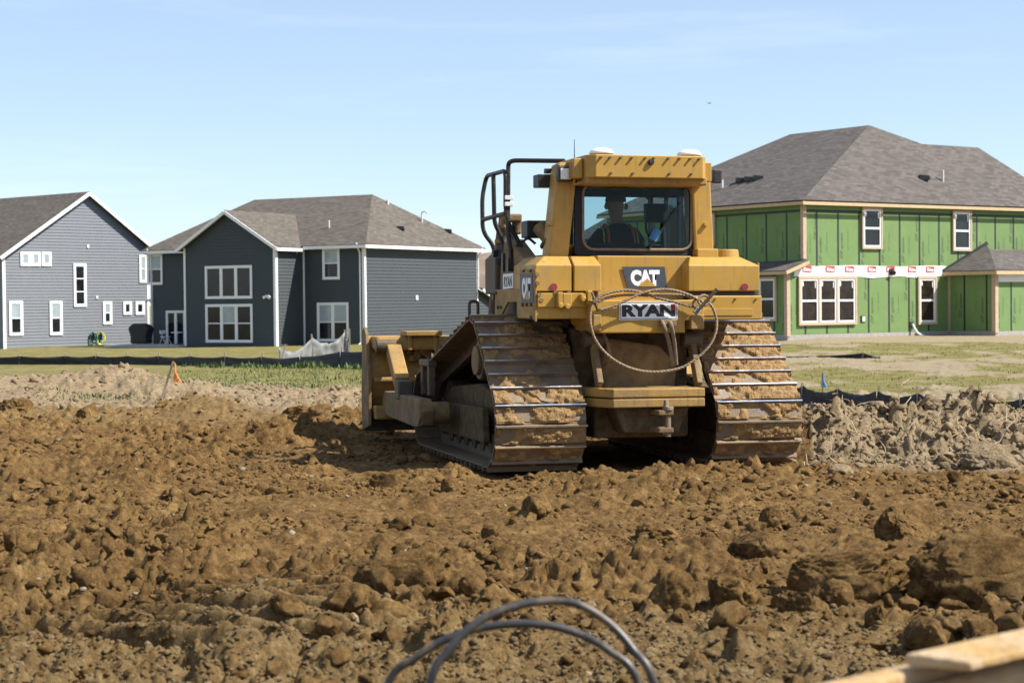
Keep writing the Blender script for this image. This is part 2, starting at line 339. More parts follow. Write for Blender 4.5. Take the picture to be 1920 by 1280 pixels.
# ------------------------------------------------------------------ ground
COLS = [-0.30, -0.10, 0.10, 0.17, 0.28]
PROF = [([0, 28, 34, 45, 60, 72, 107, 160], [0, 0, .02, -.35, -.60, -.66, -.82, -.8]),
        ([0, 27, 40, 52, 62, 75, 100, 160], [0, 0, -.12, -.22, -.42, -.60, -.63, -.6]),
        ([0, 22, 28, 38, 48, 75, 100, 160], [0, 0, -.25, -.66, -.62, -.15, 0, 0]),
        ([0, 21, 27, 36, 42, 75, 100, 160], [0, 0, -.30, -.74, -.76, .06, .1, .1]),
        ([0, 21, 27, 33, 40, 82, 100, 160], [0, 0, -.30, -.66, -.66, .10, .2, .2])]
MOUNDS = [(-9.9, 35.5, .30, 1.3, 1.3), (-7.9, 36.0, .44, 1.2, 1.3), (-6.4, 34.6, .24, .8, 1.0), (-11.5, 36, .26, 1.2, 1.3), (-8.8, 33.5, .15, .7, .6),
          (3.75, 20.9, .26, .7, 1.3), (4.95, 21.0, .32, .8, 1.3), (6.1, 21.0, .10, 1.0, 1.4), (7.6, 21.2, .16, 1.3, 1.5), (5.3, 19.3, .08, 1.6, .8), (3.4, 20.2, .16, .45, .9),
          (-4.9, 28.6, .22, .8, .6), (-3.4, 28.0, .14, .7, .6), (-2.5, 22.4, .20, .5, .5), (-1.9, 23.0, .32, .6, .4), (-3.0, 21.9, .12, .5, .4),
          (2.2, 11.0, .16, .55, .5), (3.1, 10.8, .26, .7, .6), (2.5, 12.2, .12, .8, .5), (1.1, 11.6, .14, .35, .5), (-.55, 11.0, .10, .4, .35)]
def base_h(x, y):
    r = np.maximum(y, 0.0); a = np.clip(np.where(y > 1, x / np.maximum(y, 1), np.sign(x) * .3), COLS[0], COLS[-1])
    P = [np.interp(r, *p) for p in PROF]; out = np.zeros_like(r)
    for i in range(len(COLS) - 1):
        t = np.clip((a - COLS[i]) / (COLS[i + 1] - COLS[i]), 0, 1); w = (a >= COLS[i]) & ((a < COLS[i + 1]) | (i == len(COLS) - 2))
        out = np.where(w, P[i] * (1 - t) + P[i + 1] * t, out)
    for cx, cy, h, wx, wy in MOUNDS: out = out + h * np.exp(-((x - cx) / wx) ** 2 - ((y - cy) / wy) ** 2)
    return out
def zones(x, y):
    j = (fbm(x * .55, y * .35, o=4) - .5); j2 = (fbm(x * 1.7 + 9, y * .9, o=3) - .5)
    a = x / np.maximum(y, 1)
    left = sstep(.09, .05, a)
    yb = np.where(a < .06, np.interp(a, [-.3, -.17, -.1, -.02], [29.5, 28.6, 26.0, 25.0]), np.interp(a, [.1, .155, .165, .3], [24, 22.5, 17.7, 17.6]))
    grey = sstep(yb - .4, yb + .5, y + j * 3.5 + j2 * 1.2)
    gl = np.interp(a, [-.3, -.20, -.17, -.07], [47, 45, 38.5, 37.0]) ; gl = np.where(a > .06, np.interp(a, [.1, .17, .3], [38, 34.5, 30]), gl)
    grass = sstep(gl, gl + 3.5, y + j * 9)
    # worn, straw-covered bands on the right hand slope; drier grass beyond the left fence
    band = np.sin(y * .33 + x * .10 + j * 9)
    straw = np.where(a > .06, sstep(-.35, .45, band + j2 * 1.6), sstep(.10, .30, j2 + .10 * np.sin(y * .2)) * .75)
    straw = np.where((a > .1) & (y > 71), 1.0, straw) * sstep(gl, gl + 3, y)
    grass = grass * np.where(a > .06, 1 - straw * .92, 1 - straw * .6)
    pale = sstep(10.6, 8.2, y + j * 4 + x * .25) + sstep(24.5, 28, y + j * 5) * (a < 0) * .75
    return grey, grass, straw, np.clip(pale, 0, 1)
def detail(x, y, grey, grass):
    d = np.hypot(x, y)
    m = sstep(.30, .62, fbm(x * .8 + 3, y * .45 + 8, o=3))
    amp = (.14 + 1.05 * m ** 1.4)
    near = sstep(80, 34, d)
    h = .13 * (fbm(x * .45, y * .45, o=3) - .5) + .10 * (fbm(x * 1.6, y * 1.6, o=4) - .5) * amp
    wx = (fbm(x * 5 + 7, y * 5, o=3) - .5); wy = (fbm(x * 5, y * 5 + 31, o=3) - .5); f7 = fbm(x * 11, y * 11, o=4); x1, y1 = x + wx * .30, y + wy * .30; x2, y2 = x + wx * .14, y + wy * .14
    c = .10 * cells(x1, y1, .62, .34, 3) * m ** 1.5 * (.65 + .6 * f7) + .080 * cells(x1, y1, .24, .40, 11) * amp * (.65 + .6 * f7) + .050 * cells(x2, y2, .115, .5, 23) * amp * (.4 + f7) + .024 * cells(x2, y2, .055, .55, 41)
    rough = .085 * (f7 - .5) * amp + .045 * (fbm(x * 26, y * 26, o=2) - .5) * (.5 + .5 * amp)
    fl = 1 - .93 * grass
    pile = 1 + .45 * grey * (x / np.maximum(y, 1) > .12) * (y < 25)
    # machine footprints: rows of grouser ridges pressed in the foreground
    tx = (x + 1.35) * .85 - (y - 9.75) * .53; ty = (y - 9.75) * .85 + (x + 1.35) * .53
    tr = sstep(.80, .6, np.abs(tx + .12 * np.sin(ty * 3))) * sstep(1.25, 1.0, np.abs(ty)) * sstep(.2, .4, fbm(x * 2.5 + 40, y * 2.5, o=2) + .14)
    ridge = .085 * np.clip(np.sin((ty + .05 * (fbm(x * 3, y * 3, o=2) - .5)) * 2 * math.pi / .25) * 1.6, -.7, 1) * tr
    h = (h + (c + rough) * pile * (1 - .75 * tr)) * fl * near + ridge * 1.0 + .02 * (fbm(x * .8, y * .8, o=3) - .5)
    # flat where the machine stands
    return h
TH = R(15)
RC = Vector((1.40, 17.93, 0)); DZ_MW = Matrix.Translation(RC) @ Matrix.Rotation(TH, 4, 'Z') @ Matrix.Rotation(R(.4), 4, 'Y')
def flat_mask(x, y):
    lx = (x - RC.x) * math.cos(TH) + (y - RC.y) * math.sin(TH); ly = -(x - RC.x) * math.sin(TH) + (y - RC.y) * math.cos(TH)
    return sstep(1.95, 1.6, np.abs(lx)) * sstep(-.45, -.05, ly) * sstep(4.5, 4.0, ly)
def ground_h(x, y):
    x = np.atleast_1d(np.asarray(x, float)); y = np.atleast_1d(np.asarray(y, float))
    g, gr, st, pa = zones(x, y); k = flat_mask(x, y)
    return base_h(x, y) + detail(x, y, g, gr) * (1 - .75 * k) - .05 * k
def gb(x, y): return float(base_h(np.array([float(x)]), np.array([float(y)]))[0])
def gz(x, y): return float(ground_h(x, y)[0])

def make_ground():
    fa = np.arange(-18.5, 18.5001, .068); ca = np.concatenate([np.arange(20, 60, 2.0), np.arange(60, 300.1, 8.0), np.arange(302, 341, 2.0)])
    ang = np.radians(np.concatenate([fa, ca]))            # clockwise from +Y
    r = [.4]
    while r[-1] < 4000:
        q = r[-1]; r.append(q + (max(.25, .05 * q) if q < 6.6 else .0027 * q if q < 34 else .0065 * q if q < 120 else .06 * q))
    r = np.array(r); A, Rr = np.meshgrid(ang, r); x = Rr * np.sin(A); y = Rr * np.cos(A)
    g, gr, st, pa = zones(x, y); k = flat_mask(x, y)
    fine = ((np.abs(np.degrees(A)) < 18.6) & (Rr > 6.4)).astype(float)
    z = base_h(x, y) + detail(x, y, g, gr) * (1 - .75 * k) * fine - .05 * k
    z = np.where(Rr > 300, np.minimum(z, -.5), z)
    V = np.stack([x, y, z], -1).reshape(-1, 3); nr, nc = x.shape
    i = np.arange(nr - 1)[:, None] * nc; j = np.arange(nc)[None, :]; j2 = (j + 1) % nc
    T = np.stack([i + j, i + j2, i + nc + j2, i + nc + j], -1).reshape(-1, 4)
    # close the middle
    V = np.vstack([V, [[0, 0, 0]]])
    o = fast_mesh('ground', V, T[:, ::-1], m_ground, smooth=False)
    me = o.data; at = me.color_attributes.new('zone', 'FLOAT_COLOR', 'POINT')
    col = np.stack([g, gr, st, 1 - pa * (1 - g) * (1 - gr)], -1).reshape(-1, 4); col = np.vstack([col, [[0, 0, 0, 1]]])
    at.data.foreach_set('color', col.astype(np.float32).ravel())
    tag(o, 'churned brown soil of the building site running into dry grass', kind='structure'); o['category'] = 'ground'
make_ground()

# crumbs and clods lying on the soil: nobody could count them
ICO_V, ICO_F = None, None
def ico(sub):
    bm = bmesh.new(); bmesh.ops.create_icosphere(bm, subdivisions=sub, radius=1); v = np.array([p.co[:] for p in bm.verts]); f = np.array([[q.index for q in t.verts] for t in bm.faces]); bm.free(); return v, f
def scatter(name, x, y, s, mat, sub=1, flat=.65, jit=.28, label='', sink=.25, smooth=False):
    v, f = ico(sub); n = len(x); z = ground_h(x, y)
    nv = 12 if sub == 1 else len(v)
    rng = np.random.default_rng(len(x))
    P = v[None] * (1 + jit * (rng.random((n, len(v), 1)) - .5) * 2)
    if sub > 2:
        o3_ = rng.random((n, 1, 3)) * 90; B = v[None] + o3_; B = B.reshape(-1, 3); d_ = .9 * (fbm(B[:, 0] * 1.5, B[:, 1] * 1.5, B[:, 2] * 1.5, o=2) - .5) + .55 * (fbm(B[:, 0] * 4.5, B[:, 1] * 4.5, B[:, 2] * 4.5, o=2) - .5); P = P * (1 + d_.reshape(n, len(v), 1))
    if sub > 1:                    # broken faces: cut each lump by a few random planes
        for _ in range(7):
            pn = rng.normal(0, 1, (n, 3)); pn /= np.linalg.norm(pn, axis=1)[:, None]; off = .35 + .45 * rng.random(n)
            dt = np.einsum('nvk,nk->nv', P, pn); P = P - np.clip(dt - off[:, None], 0, None)[..., None] * pn[:, None, :]
    P = P * (s[:, None, None] * np.stack([.75 + .6 * rng.random(n), .75 + .6 * rng.random(n), flat * (.7 + .6 * rng.random(n))], -1)[:, None, :])
    a = rng.random(n) * 6.283; ca, sa = np.cos(a)[:, None], np.sin(a)[:, None]
    t = (rng.random(n) - .5) * .9; ct, st_ = np.cos(t)[:, None], np.sin(t)[:, None]
    X = P[..., 0]; Y = P[..., 1] * ct - P[..., 2] * st_; Z = P[..., 1] * st_ + P[..., 2] * ct
    Q = np.stack([X * ca - Y * sa + x[:, None], X * sa + Y * ca + y[:, None], Z + (z + s * flat * (1 - 2 * sink) * .5)[:, None]], -1)
    T = (f[None] + (np.arange(n) * len(v))[:, None, None]).reshape(-1, 3)
    o = fast_mesh(name, Q.reshape(-1, 3), T, mat, smooth=smooth); tag(o, label, 'soil', kind='stuff'); return o
def polar(n, r0, r1, a0=-17.5, a1=17.5, p=1.0):
    u = np.random.rand(n); r = r0 * (r1 / r0) ** (u ** p); a = np.radians(a0 + (a1 - a0) * np.random.rand(n)); return r * np.sin(a), r * np.cos(a)
def keep(x, y, s, f):
    k = np.random.rand(len(x)) < f; return x[k], y[k], s[k]
x, y = polar(54000, 7.2, 29); s = np.exp(np.random.normal(-4.75, .60, len(x))).clip(.005, .05) * (y / 12) ** .85
g, gr, st, pa = zones(x, y); cl = fbm(x * .9 + 50, y * .6, o=3); x, y, s = keep(x, y, s, (1 - g) * (1 - gr) * (.08 + .92 * sstep(.42, .6, cl)) * (1 - flat_mask(x, y)))
scatter('soil_crumbs', x, y, s, m_clod, jit=.38, label='loose crumbs of brown soil scattered over the churned ground')
x, y = polar(6500, 7.2, 25); s = np.exp(np.random.normal(-3.5, .45, len(x))).clip(.015, .10)
g, gr, st, pa = zones(x, y); cl = fbm(x * .8 + 50, y * .5, o=3); x, y, s = keep(x, y, s, (1 - g) * .55 * sstep(.45, .62, cl) * (1 - flat_mask(x, y)))
scatter('soil_lumps', x, y, s, m_clod, sub=2, jit=.2, flat=.85, label='fist sized lumps of brown soil strewn over the churned ground', sink=.3)
x, y = polar(1300, 7.4, 27); s = np.exp(np.random.normal(-2.95, .38, len(x))).clip(.03, .11)
g, gr, st, pa = zones(x, y); cl = fbm(x * .8 + 50, y * .5, o=3); x, y, s = keep(x, y, s, (1 - g) * (.12 + .88 * sstep(.46, .62, cl)) * (1 - flat_mask(x, y)))
scatter('soil_chunks', x, y, s, m_clod, sub=3, jit=.05, flat=.85, label='broken chunks of brown soil lying in drifts over the churned ground', sink=.32)
x, y = polar(11000, 7.2, 10.4); s = np.exp(np.random.normal(-4.75, .5, len(x))).clip(.008, .05); x, y, s = keep(x, y, s, zones(x, y)[3] * .9)
scatter('pale_pebbles', x, y, s, m_peb, jit=.4, label='pale pebbles and crumbs along the near edge of the soil')
x, y = polar(150, 8, 26); s = np.exp(np.random.normal(-4.0, .35, len(x))).clip(.01, .04)
scatter('white_stones', x, y, s, M('pale_stone', (.22, .17, .105), .9), jit=.2, label='small whitish stones dotted in the brown soil')
x = np.random.uniform(2.9, 8.2, 9000); y = np.random.uniform(17.6, 24, 9000); s = np.exp(np.random.normal(-3.95, .6, 9000)).clip(.01, .12); x, y, s = keep(x, y, s, zones(x, y)[0] * (1 - flat_mask(x, y)))
scatter('grey_clods', x, y, s, m_gclod, sub=2, jit=.2, flat=.8, label='pale grey brown clods heaped beside the tracks of the bulldozer', sink=.3)
x = np.random.uniform(-13, 1, 5000); y = np.random.uniform(27, 42, 5000); s = np.exp(np.random.normal(-3.7, .5, 5000)).clip(.012, .09); x, y, s = keep(x, y, s, zones(x, y)[0] * (1 - zones(x, y)[1]) * .8)
scatter('pale_rubble', x, y, s, m_gclod, jit=.4, label='pale grey crumbs over the low dirt mounds at left')

# dry roots and straw sticking out of the right hand pile, weeds by the fences
def straws(name, x, y, ln, mat, label, w=.006):
    n = len(x); z = ground_h(x, y); V = []; T = []
    rng = np.random.default_rng(5)
    d = np.stack([rng.normal(0, 1, n), rng.normal(0, 1, n), np.abs(rng.normal(.35, .35, n))], -1); d /= np.linalg.norm(d, axis=1)[:, None]
    p0 = np.stack([x, y, z - .02], -1); p2 = p0 + d * ln[:, None]; p1 = (p0 + p2) / 2 + rng.normal(0, .12, (n, 3)) * ln[:, None]
    sd_ = np.cross(d, rng.normal(0, 1, (n, 3))); sd_ /= np.linalg.norm(sd_, axis=1)[:, None]; sd_ *= w
    e = np.cross(d, sd_)
    V = np.stack([p0 + sd_, p0 - sd_ * .5 + e, p0 - sd_ * .5 - e, p1 + sd_, p1 - sd_ * .5 + e, p1 - sd_ * .5 - e, p2], 1).reshape(-1, 3)
    b = np.array([[0, 1, 4], [0, 4, 3], [1, 2, 5], [1, 5, 4], [2, 0, 3], [2, 3, 5], [3, 4, 6], [4, 5, 6], [5, 3, 6]])
    T = (b[None] + (np.arange(n) * 7)[:, None, None]).reshape(-1, 3)
    tag(fast_mesh(name, V, T, mat), label, 'straw', kind='stuff')
x = np.random.uniform(2.9, 7.5, 420); y = np.random.uniform(17.8, 22.5, 420)
straws('dry_roots', x, y, np.random.uniform(.08, .42, 420), M('dry_root', (.40, .32, .20), .9), 'dry roots and straw sticking out of the pale clod heap')
def weeds(name, spots, mat, label, cat='weeds'):
    V = []; T = []; XY = [(cx + random.gauss(0, sp_), cy + random.gauss(0, sp_ * .6)) for (cx, cy, h_, n_, sp_) in spots for _ in range(n_)]
    z_all = ground_h([p[0] for p in XY], [p[1] for p in XY])
    for (cx, cy, hgt, n, spread) in spots:
        for i in range(n):
            z0 = z_all[len(V) // 4]
            px_, py_ = XY[len(V) // 4]
            hh = hgt * random.uniform(.4, 1.0); a = random.uniform(0, 6.28); t = random.uniform(.1, .5)
            d = Vector((math.cos(a) * t, math.sin(a) * t, 1)).normalized() * hh; sdv = Vector((-math.sin(a), math.cos(a), 0)) * hh * random.uniform(.10, .2)
            k = len(V); b0 = Vector((px_, py_, z0 - .02)); V += [b0, b0 + d * .55 + sdv, b0 + d, b0 + d * .55 - sdv]; T.append((k, k + 1, k + 2, k + 3))
    tag(fast_mesh(name, np.array([p[:] for p in V]), np.array(T), mat), label, cat, kind='stuff')

# individually built big clods
def clod(px, py, w, h, label, z=0.0, seed=0, deep=None, mat=None, blocky=.25):
    p = at_z(px, py, z); v, f = ico(6 if w > .5 else 5); v = v.copy()
    v = np.sign(v) * np.abs(v) ** (1 - blocky)              # towards a block
    n = v / np.linalg.norm(v, axis=1)[:, None]
    k = seed * 7.7
    nz_ = (fbm(n[:, 0] * 1.6 + k, n[:, 1] * 1.6, n[:, 2] * 1.6, o=3) - .5) * .62 + (fbm(n[:, 0] * 5 + k, n[:, 1] * 5, n[:, 2] * 5, o=4) - .5) * .42 + (fbm(n[:, 0] * 17 + k, n[:, 1] * 17, n[:, 2] * 17, o=3) - .5) * .24 + (fbm(n[:, 0] * 45 + k, n[:, 1] * 45, n[:, 2] * 45, o=2) - .5) * (.10 if w > .5 else .05)
    v = v * (1 + nz_)[:, None] * np.array([w / 2, (deep or w * .75) / 2, h * .62])
    rg = np.random.default_rng(seed + 100); sc_ = np.array([w / 2, (deep or w * .75) / 2, h * .62]); q_ = v / sc_
    for _ in range(9):
        pn = rg.normal(0, 1, 3); pn /= np.linalg.norm(pn); off = .55 + .3 * rg.random(); dt = q_ @ pn; q_ = q_ - (np.clip(dt - off, 0, None) * .7)[:, None] * pn
    v = q_ * sc_
    a = seed * 1.3; ca, sa = math.cos(a) , math.sin(a)
    if deep is None: v = np.stack([v[:, 0] * ca - v[:, 1] * sa, v[:, 0] * sa + v[:, 1] * ca, v[:, 2]], -1)
    g0 = gz(p.x, p.y); v = v + np.array([0, 0, h * .22])
    o = fast_mesh('soil_clod', v, f, mat or m_clod, smooth=False); o.location = (p.x, p.y, g0)
    tag(o, label, 'soil clod', 'large soil clods'); return o
CL = [(1568, 1120, .62, .27, 'broad flat topped brown clod left of the largest one at right', .55),
      (1855, 1130, .74, .34, 'largest brown clod at the right edge, sloping and fissured', .62),
      (1700, 1062, .46, .24, 'brown clod behind and between the two largest ones at right', None), (1430, 1060, .34, .16, 'low brown clod behind the broad flat topped one', None),
      (1262, 1150, .27, .20, 'upright brown clod left of the small clod group in front of big ones', None),
      (1370, 1140, .36, .17, 'dark brown clod between the upright clod and the broad flat one', None),
      (1500, 1165, .22, .14, 'rough brown clod in front of the broad flat topped clod', None),
      (1575, 1150, .21, .11, 'smooth oval brown clod resting before the broad flat one', None),
      (1645, 1180, .13, .13, 'small pointed brown clod before the largest clod', None),
      (1405, 1222, .20, .10, 'elongated brown clod lowest in front of the upright clod', None),
      (1735, 1225, .25, .13, 'crumbly brown clod just above the yellow steel edge', None),
      (755, 1125, .42, .22, 'large dark faced brown clod left above the cable loops', None),
      (893, 1130, .20, .13, 'brown clod right beside the large dark faced one', None),
      (925, 1035, .15, .10, 'rounded brown clod in middle of the foreground soil', None),
      (945, 1062, .15, .09, 'oval brown clod just below the rounded one mid foreground', None),
      (1006, 978, .24, .17, 'dark pointed brown clod in the soil below the left track', None),
      (1446, 985, .20, .15, 'lone pyramid shaped brown clod right of centre', None),
      (1240, 1010, .40, .14, 'wide low brown clod with overhanging top right of centre', None),
      (728, 912, .30, .16, 'dark brown clod in soil left below the track', None),
      (845, 920, .20, .13, 'smaller dark clod below the left track', None),
      (168, 782, .40, .26, 'squarish brown clod standing near the pale mounds at left', None),
      (40, 775, .50, .22, 'dark brown clod at far left before the yellowish soil', None),
      (600, 815, .42, .28, 'rounded brown clod left of the blade', None),
      (560, 805, .55, .30, 'brown clod pushed up left of the rounded one by the blade', None),
      (645, 812, .36, .24, 'pale brown clod nearest to the push arm', None),
      (258, 1100, .10, .07, 'small oblong clod tipped over in the left foreground', None),
      (470, 1108, .13, .08, 'small flat clod at top of the ridged track print', None),
      (540, 1195, .20, .12, 'clod resting on pebbles below the ridged track print', None)]
for i, (px_, py_, w, h, lab, dp) in enumerate(CL): clod(px_, py_, w * 1.12, h * (1.3 if i < 11 else 1.15), lab, seed=i + 1, deep=dp, blocky=.35 if w > .4 else .22)
for i, (px_, py_, w, h, lab) in enumerate([(1838, 775, .42, .24, 'rounded pale clod on top of the grey heap at right'), (1860, 870, .62, .32, 'largest pale grey clod low in the heap at right'), (1575, 885, .30, .14, 'pale clod at foot of the grey heap near the track')]):
    clod(px_, py_, w, h, lab, z=.3 if i == 0 else .05, seed=40 + i, mat=m_gclod)

# ------------------------------------------------------------------ houses
class Wall:
    """vertical wall plane: s along it, z up, off = outwards"""
    def __init__(s, o, d, root): s.o = Vector((o[0], o[1], 0)); s.d = Vector((d[0], d[1], 0)).normalized(); s.n = Vector((s.d.y, -s.d.x, 0)); s.root = root; s.flip = False
    def out(s, toward):            # make the normal face the camera side
        if s.n.dot(Vector(toward) - s.o) < 0: s.n = -s.n; s.flip = True
        return s
    def p(s, a, z, off=0): return s.o + s.d * a + s.n * off + Vector((0, 0, z)) - s.root.location
    def px(s, px_, py_):
        d = ray(px_, py_); t = (s.o - CAM).dot(s.n) / d.dot(s.n); q = CAM + d * t; return (q - s.o).dot(s.d), q.z
    def box(s, mb, a0, a1, z0, z1, f0, f1):
        mb.prism([s.p(a0, z0, f1), s.p(a1, z0, f1), s.p(a1, z1, f1), s.p(a0, z1, f1)], [s.p(a0, z0, f0), s.p(a1, z0, f0), s.p(a1, z1, f0), s.p(a0, z1, f0)])
    def poly(s, mb, pts, f0, f1): mb.prism([s.p(a, z, f1) for a, z in pts], [s.p(a, z, f0) for a, z in pts])
def fixn(o):
    bm = bmesh.new(); bm.from_mesh(o.data); bmesh.ops.recalc_face_normals(bm, faces=bm.faces); bm.to_mesh(o.data); bm.free(); return o
def siding(w, pts, mat, parent, exp=.185):
    zs = [q[1] for q in pts]; z = min(zs); mb = MB(); n = len(pts)
    def span(zz):
        a = []
        for i in range(n):
            (a0, z0), (a1, z1) = pts[i], pts[(i + 1) % n]
            if (z0 - zz) * (z1 - zz) <= 0 and abs(z1 - z0) > 1e-6: a.append(a0 + (a1 - a0) * (zz - z0) / (z1 - z0))
        return (min(a), max(a)) if len(a) > 1 else None
    while z < max(zs) - .02:
        z1 = min(z + exp, max(zs) - .002); s0 = span(z + .001); s1 = span(z1 - .001)
        if s0 and s1:
            mb._add([w.p(s0[0], z, .036), w.p(s0[1], z, .036), w.p(s1[1], z1, .008), w.p(s1[0], z1, .008), w.p(s0[0], z, 0), w.p(s0[1], z, 0), w.p(s1[1], z1, 0), w.p(s1[0], z1, 0)],
                    [(0, 1, 2, 3), (4, 7, 6, 5), (0, 4, 5, 1), (1, 5, 6, 2), (2, 6, 7, 3), (3, 7, 4, 0)])
        z += exp
    o = fixn(mb.build('siding', mat, parent)); o['kind'] = 'stuff'; return o
def window(w, rect, parent, cols=1, rails=1, trim=.10, tm=None, panes=None, sticker=False, name='window', white=.05, deep=.05):
    """rect in photo pixels (x0,y0,x1,y1) or ((s0,z0),(s1,z1)); trim frame, white sash, panes as sub-parts"""
    if len(rect) == 4:
        a = w.px(rect[0], (rect[1] + rect[3]) / 2)[0]; b = w.px(rect[2], (rect[1] + rect[3]) / 2)[0]; mxp = (rect[0] + rect[2]) / 2
        z1 = w.px(mxp, rect[1])[1]; z0 = w.px(mxp, rect[3])[1]; s0, s1 = min(a, b), max(a, b)
    else: (s0, z0), (s1, z1) = rect
    tm = tm or m_trim; mb = MB(); k = .04
    for q in ((s0, s1, z1 - trim, z1), (s0, s1, z0, z0 + trim)): w.box(mb, q[0], q[1], q[2], q[3], k, k + deep)
    for q in ((s0, s0 + trim), (s1 - trim, s1)): w.box(mb, q[0], q[1], z0 + trim, z1 - trim, k, k + deep)
    cw = (s1 - s0 - trim * 2) / cols
    for c in range(1, cols): w.box(mb, s0 + trim + cw * c - trim * .5, s0 + trim + cw * c + trim * .5, z0 + trim, z1 - trim, k, k + deep)
    o = fixn(mb.build(name, tm, parent))
    sash = MB(); order = range(cols)
    for c in order:
        a0 = s0 + trim + cw * c + (trim * .5 if c else 0); a1 = s0 + trim + cw * (c + 1) - (trim * .5 if c < cols - 1 else 0); b0 = z0 + trim; b1 = z1 - trim
        for q in ((a0, a1, b0, b0 + white), (a0, a1, b1 - white, b1), (a0, a0 + white, b0 + white, b1 - white), (a1 - white, a1, b0 + white, b1 - white)): w.box(sash, *q, k, k + deep * .7)
        hs = [(b0 + (b1 - b0) * i / (rails + 1)) for i in range(rails + 2)]
        for i in range(1, rails + 1): w.box(sash, a0 + white, a1 - white, hs[i] - white * .6, hs[i] + white * .6, k, k + deep * .7)
        for i in range(rails + 1):
            pm = (panes[c] if panes else (m_pane,) * 4)
            pb = MB(); w.box(pb, a0 + white * .7, a1 - white * .7, hs[i] + white * .4, hs[i + 1] - white * .4, k - .002, k + .008); pa_ = fixn(pb.build('pane', pm[min(i, len(pm) - 1)], o))
            if sticker and i == rails:
                for q in ((a0 + white + .01, a0 + white + .13, b1 - white - .22, b1 - white - .01), (a1 - white - .07, a1 - white - .01, b1 - white - .30, b1 - white - .03)):
                    st = MB(); w.box(st, *q, k + .0085, k + .011); fixn(st.build('sticker', m_decw, o))
    fixn(sash.build('sash', m_trim, o)); return o
def roof(name, planes, mat, parent, th=.12):
    """planes: lists of world points, first edge is the eave; UVs run along it and up the slope"""
    me = bpy.data.meshes.new(name); V = []; Fc = []; UV = []
    for pl in planes:
        P = [Vector(p) - parent.location for p in pl]; n = (P[1] - P[0]).cross(P[2] - P[0]).normalized()
        if n.z < 0: P = [P[1], P[0]] + P[2:][::-1]; n = (P[1] - P[0]).cross(P[2] - P[0]).normalized()
        e = (P[1] - P[0]).normalized(); u = n.cross(e); k = len(V); m = len(P)
        V += P + [p - n * th for p in P]
        for loop in [list(range(m)), list(range(2 * m - 1, m - 1, -1))] + [[i, m + i, m + (i + 1) % m, (i + 1) % m] for i in range(m)]:
            Fc.append([k + q for q in loop]); UV += [((V[k + q] - P[0]).dot(e), (V[k + q] - P[0]).dot(u)) for q in loop]
    me.from_pydata([p[:] for p in V], [], Fc); uvl = me.uv_layers.new(name='UVMap')
    for i, q in enumerate(UV): uvl.data[i].uv = q
    return link_mesh(name, me, mat, parent)
def line_box(parent, name, p0, p1, w, h, mat, drop=0.0, out=(0, 0, 0)):
    mb = MB(); o = Vector(out) - parent.location - Vector((0, 0, drop)); mb.bar(Vector(p0) + o, Vector(p1) + o, w, h); return mb.build(name, mat, parent)
def pipe(parent, p, h, r=.05, bend=None, mat=None):
    p = Vector(p) - parent.location; mb = MB(); pts = [p - Vector((0, 0, .1)), p + Vector((0, 0, h))]
    if bend: pts += [p + Vector((bend * .5, 0, h + .12)), p + Vector((bend, 0, h - .05))]; pts = round_path(pts, .1)
    mb.tube(pts, r, 10); return mb.build('vent_pipe', mat or m_pvc, parent)
def box_vent(parent, p):
    p = Vector(p) - parent.location; mb = MB(); mb.ext([(p.x - .24, p.z - .06), (p.x + .24, p.z - .06), (p.x + .2, p.z + .13), (p.x - .2, p.z + .16)], 'y', p.y - .2, p.y + .2); return mb.build('roof_vent', m_vent, parent)
def on_plane(px_, py_, a, b, c):    # pixel onto the plane through three points
    a, b, c = Vector(a), Vector(b), Vector(c); n = (b - a).cross(c - a); d = ray(px_, py_); return CAM + d * ((a - CAM).dot(n) / d.dot(n))

# ---- slate house in the middle
uR = Vector((.5, .866, 0)); uL = Vector((-.866, .5, 0)); Z = Vector((0, 0, 1))
c0 = at_y(684, 600, 100); c0.z = -.66; H2 = empty('house', c0)
tag(H2, 'dark slate grey house with projecting gable and white trimmed windows behind the blade', 'house')
zb, ze = -.66, 4.86
def P2(s, t, z): return Vector((c0.x, c0.y, 0)) + uR * s + uL * t + Z * z
wr = Wall(c0, uR, H2).out(CAM); wl = Wall(c0, uL, H2).out(CAM)
LR, LL, ba, bb, bc = 12.0, 15.2, 4.15, 2.5, 6.45
mb = MB(); ins = .02
def core(pts, z0, z1):
    a = [P2(s, t, z1) - c0 for s, t in pts]; b = [P2(s, t, z0) - c0 for s, t in pts]; mb.prism(a, b)
core([(ins, ins), (LR - ins, ins), (LR - ins, LL - ins), (ins, LL - ins)], zb - .6, ze)
mb.prism([P2(15.6, .02, zb - .6) - c0, P2(15.6, .02, 1.1) - c0, P2(LR, .02, 2.45) - c0, P2(LR, .02, zb - .6) - c0], [P2(15.6, 6, zb - .6) - c0, P2(15.6, 6, 1.1) - c0, P2(LR, 6, 2.45) - c0, P2(LR, 6, zb - .6) - c0])
zpk = 6.78
gm = [(-bb + ins, ba + ins), (-bb + ins, ba + bc - ins)]
mb.prism([P2(-bb + ins, ba + ins, zb - .6) - c0, P2(-bb + ins, ba + ins, ze) - c0, P2(-bb + ins, ba + bc / 2, zpk - .05) - c0, P2(-bb + ins, ba + bc - ins, ze) - c0, P2(-bb + ins, ba + bc - ins, zb - .6) - c0],
         [P2(.5, ba + ins, zb - .6) - c0, P2(.5, ba + ins, ze) - c0, P2(.5, ba + bc / 2, zpk - .05) - c0, P2(.5, ba + bc - ins, ze) - c0, P2(.5, ba + bc - ins, zb - .6) - c0])
fixn(mb.build('wall', m_sid2, H2))
siding(wr, [(.1, zb + .05), (LR - .1, zb + .05), (LR - .1, ze), (.1, ze)], m_sid2, H2)
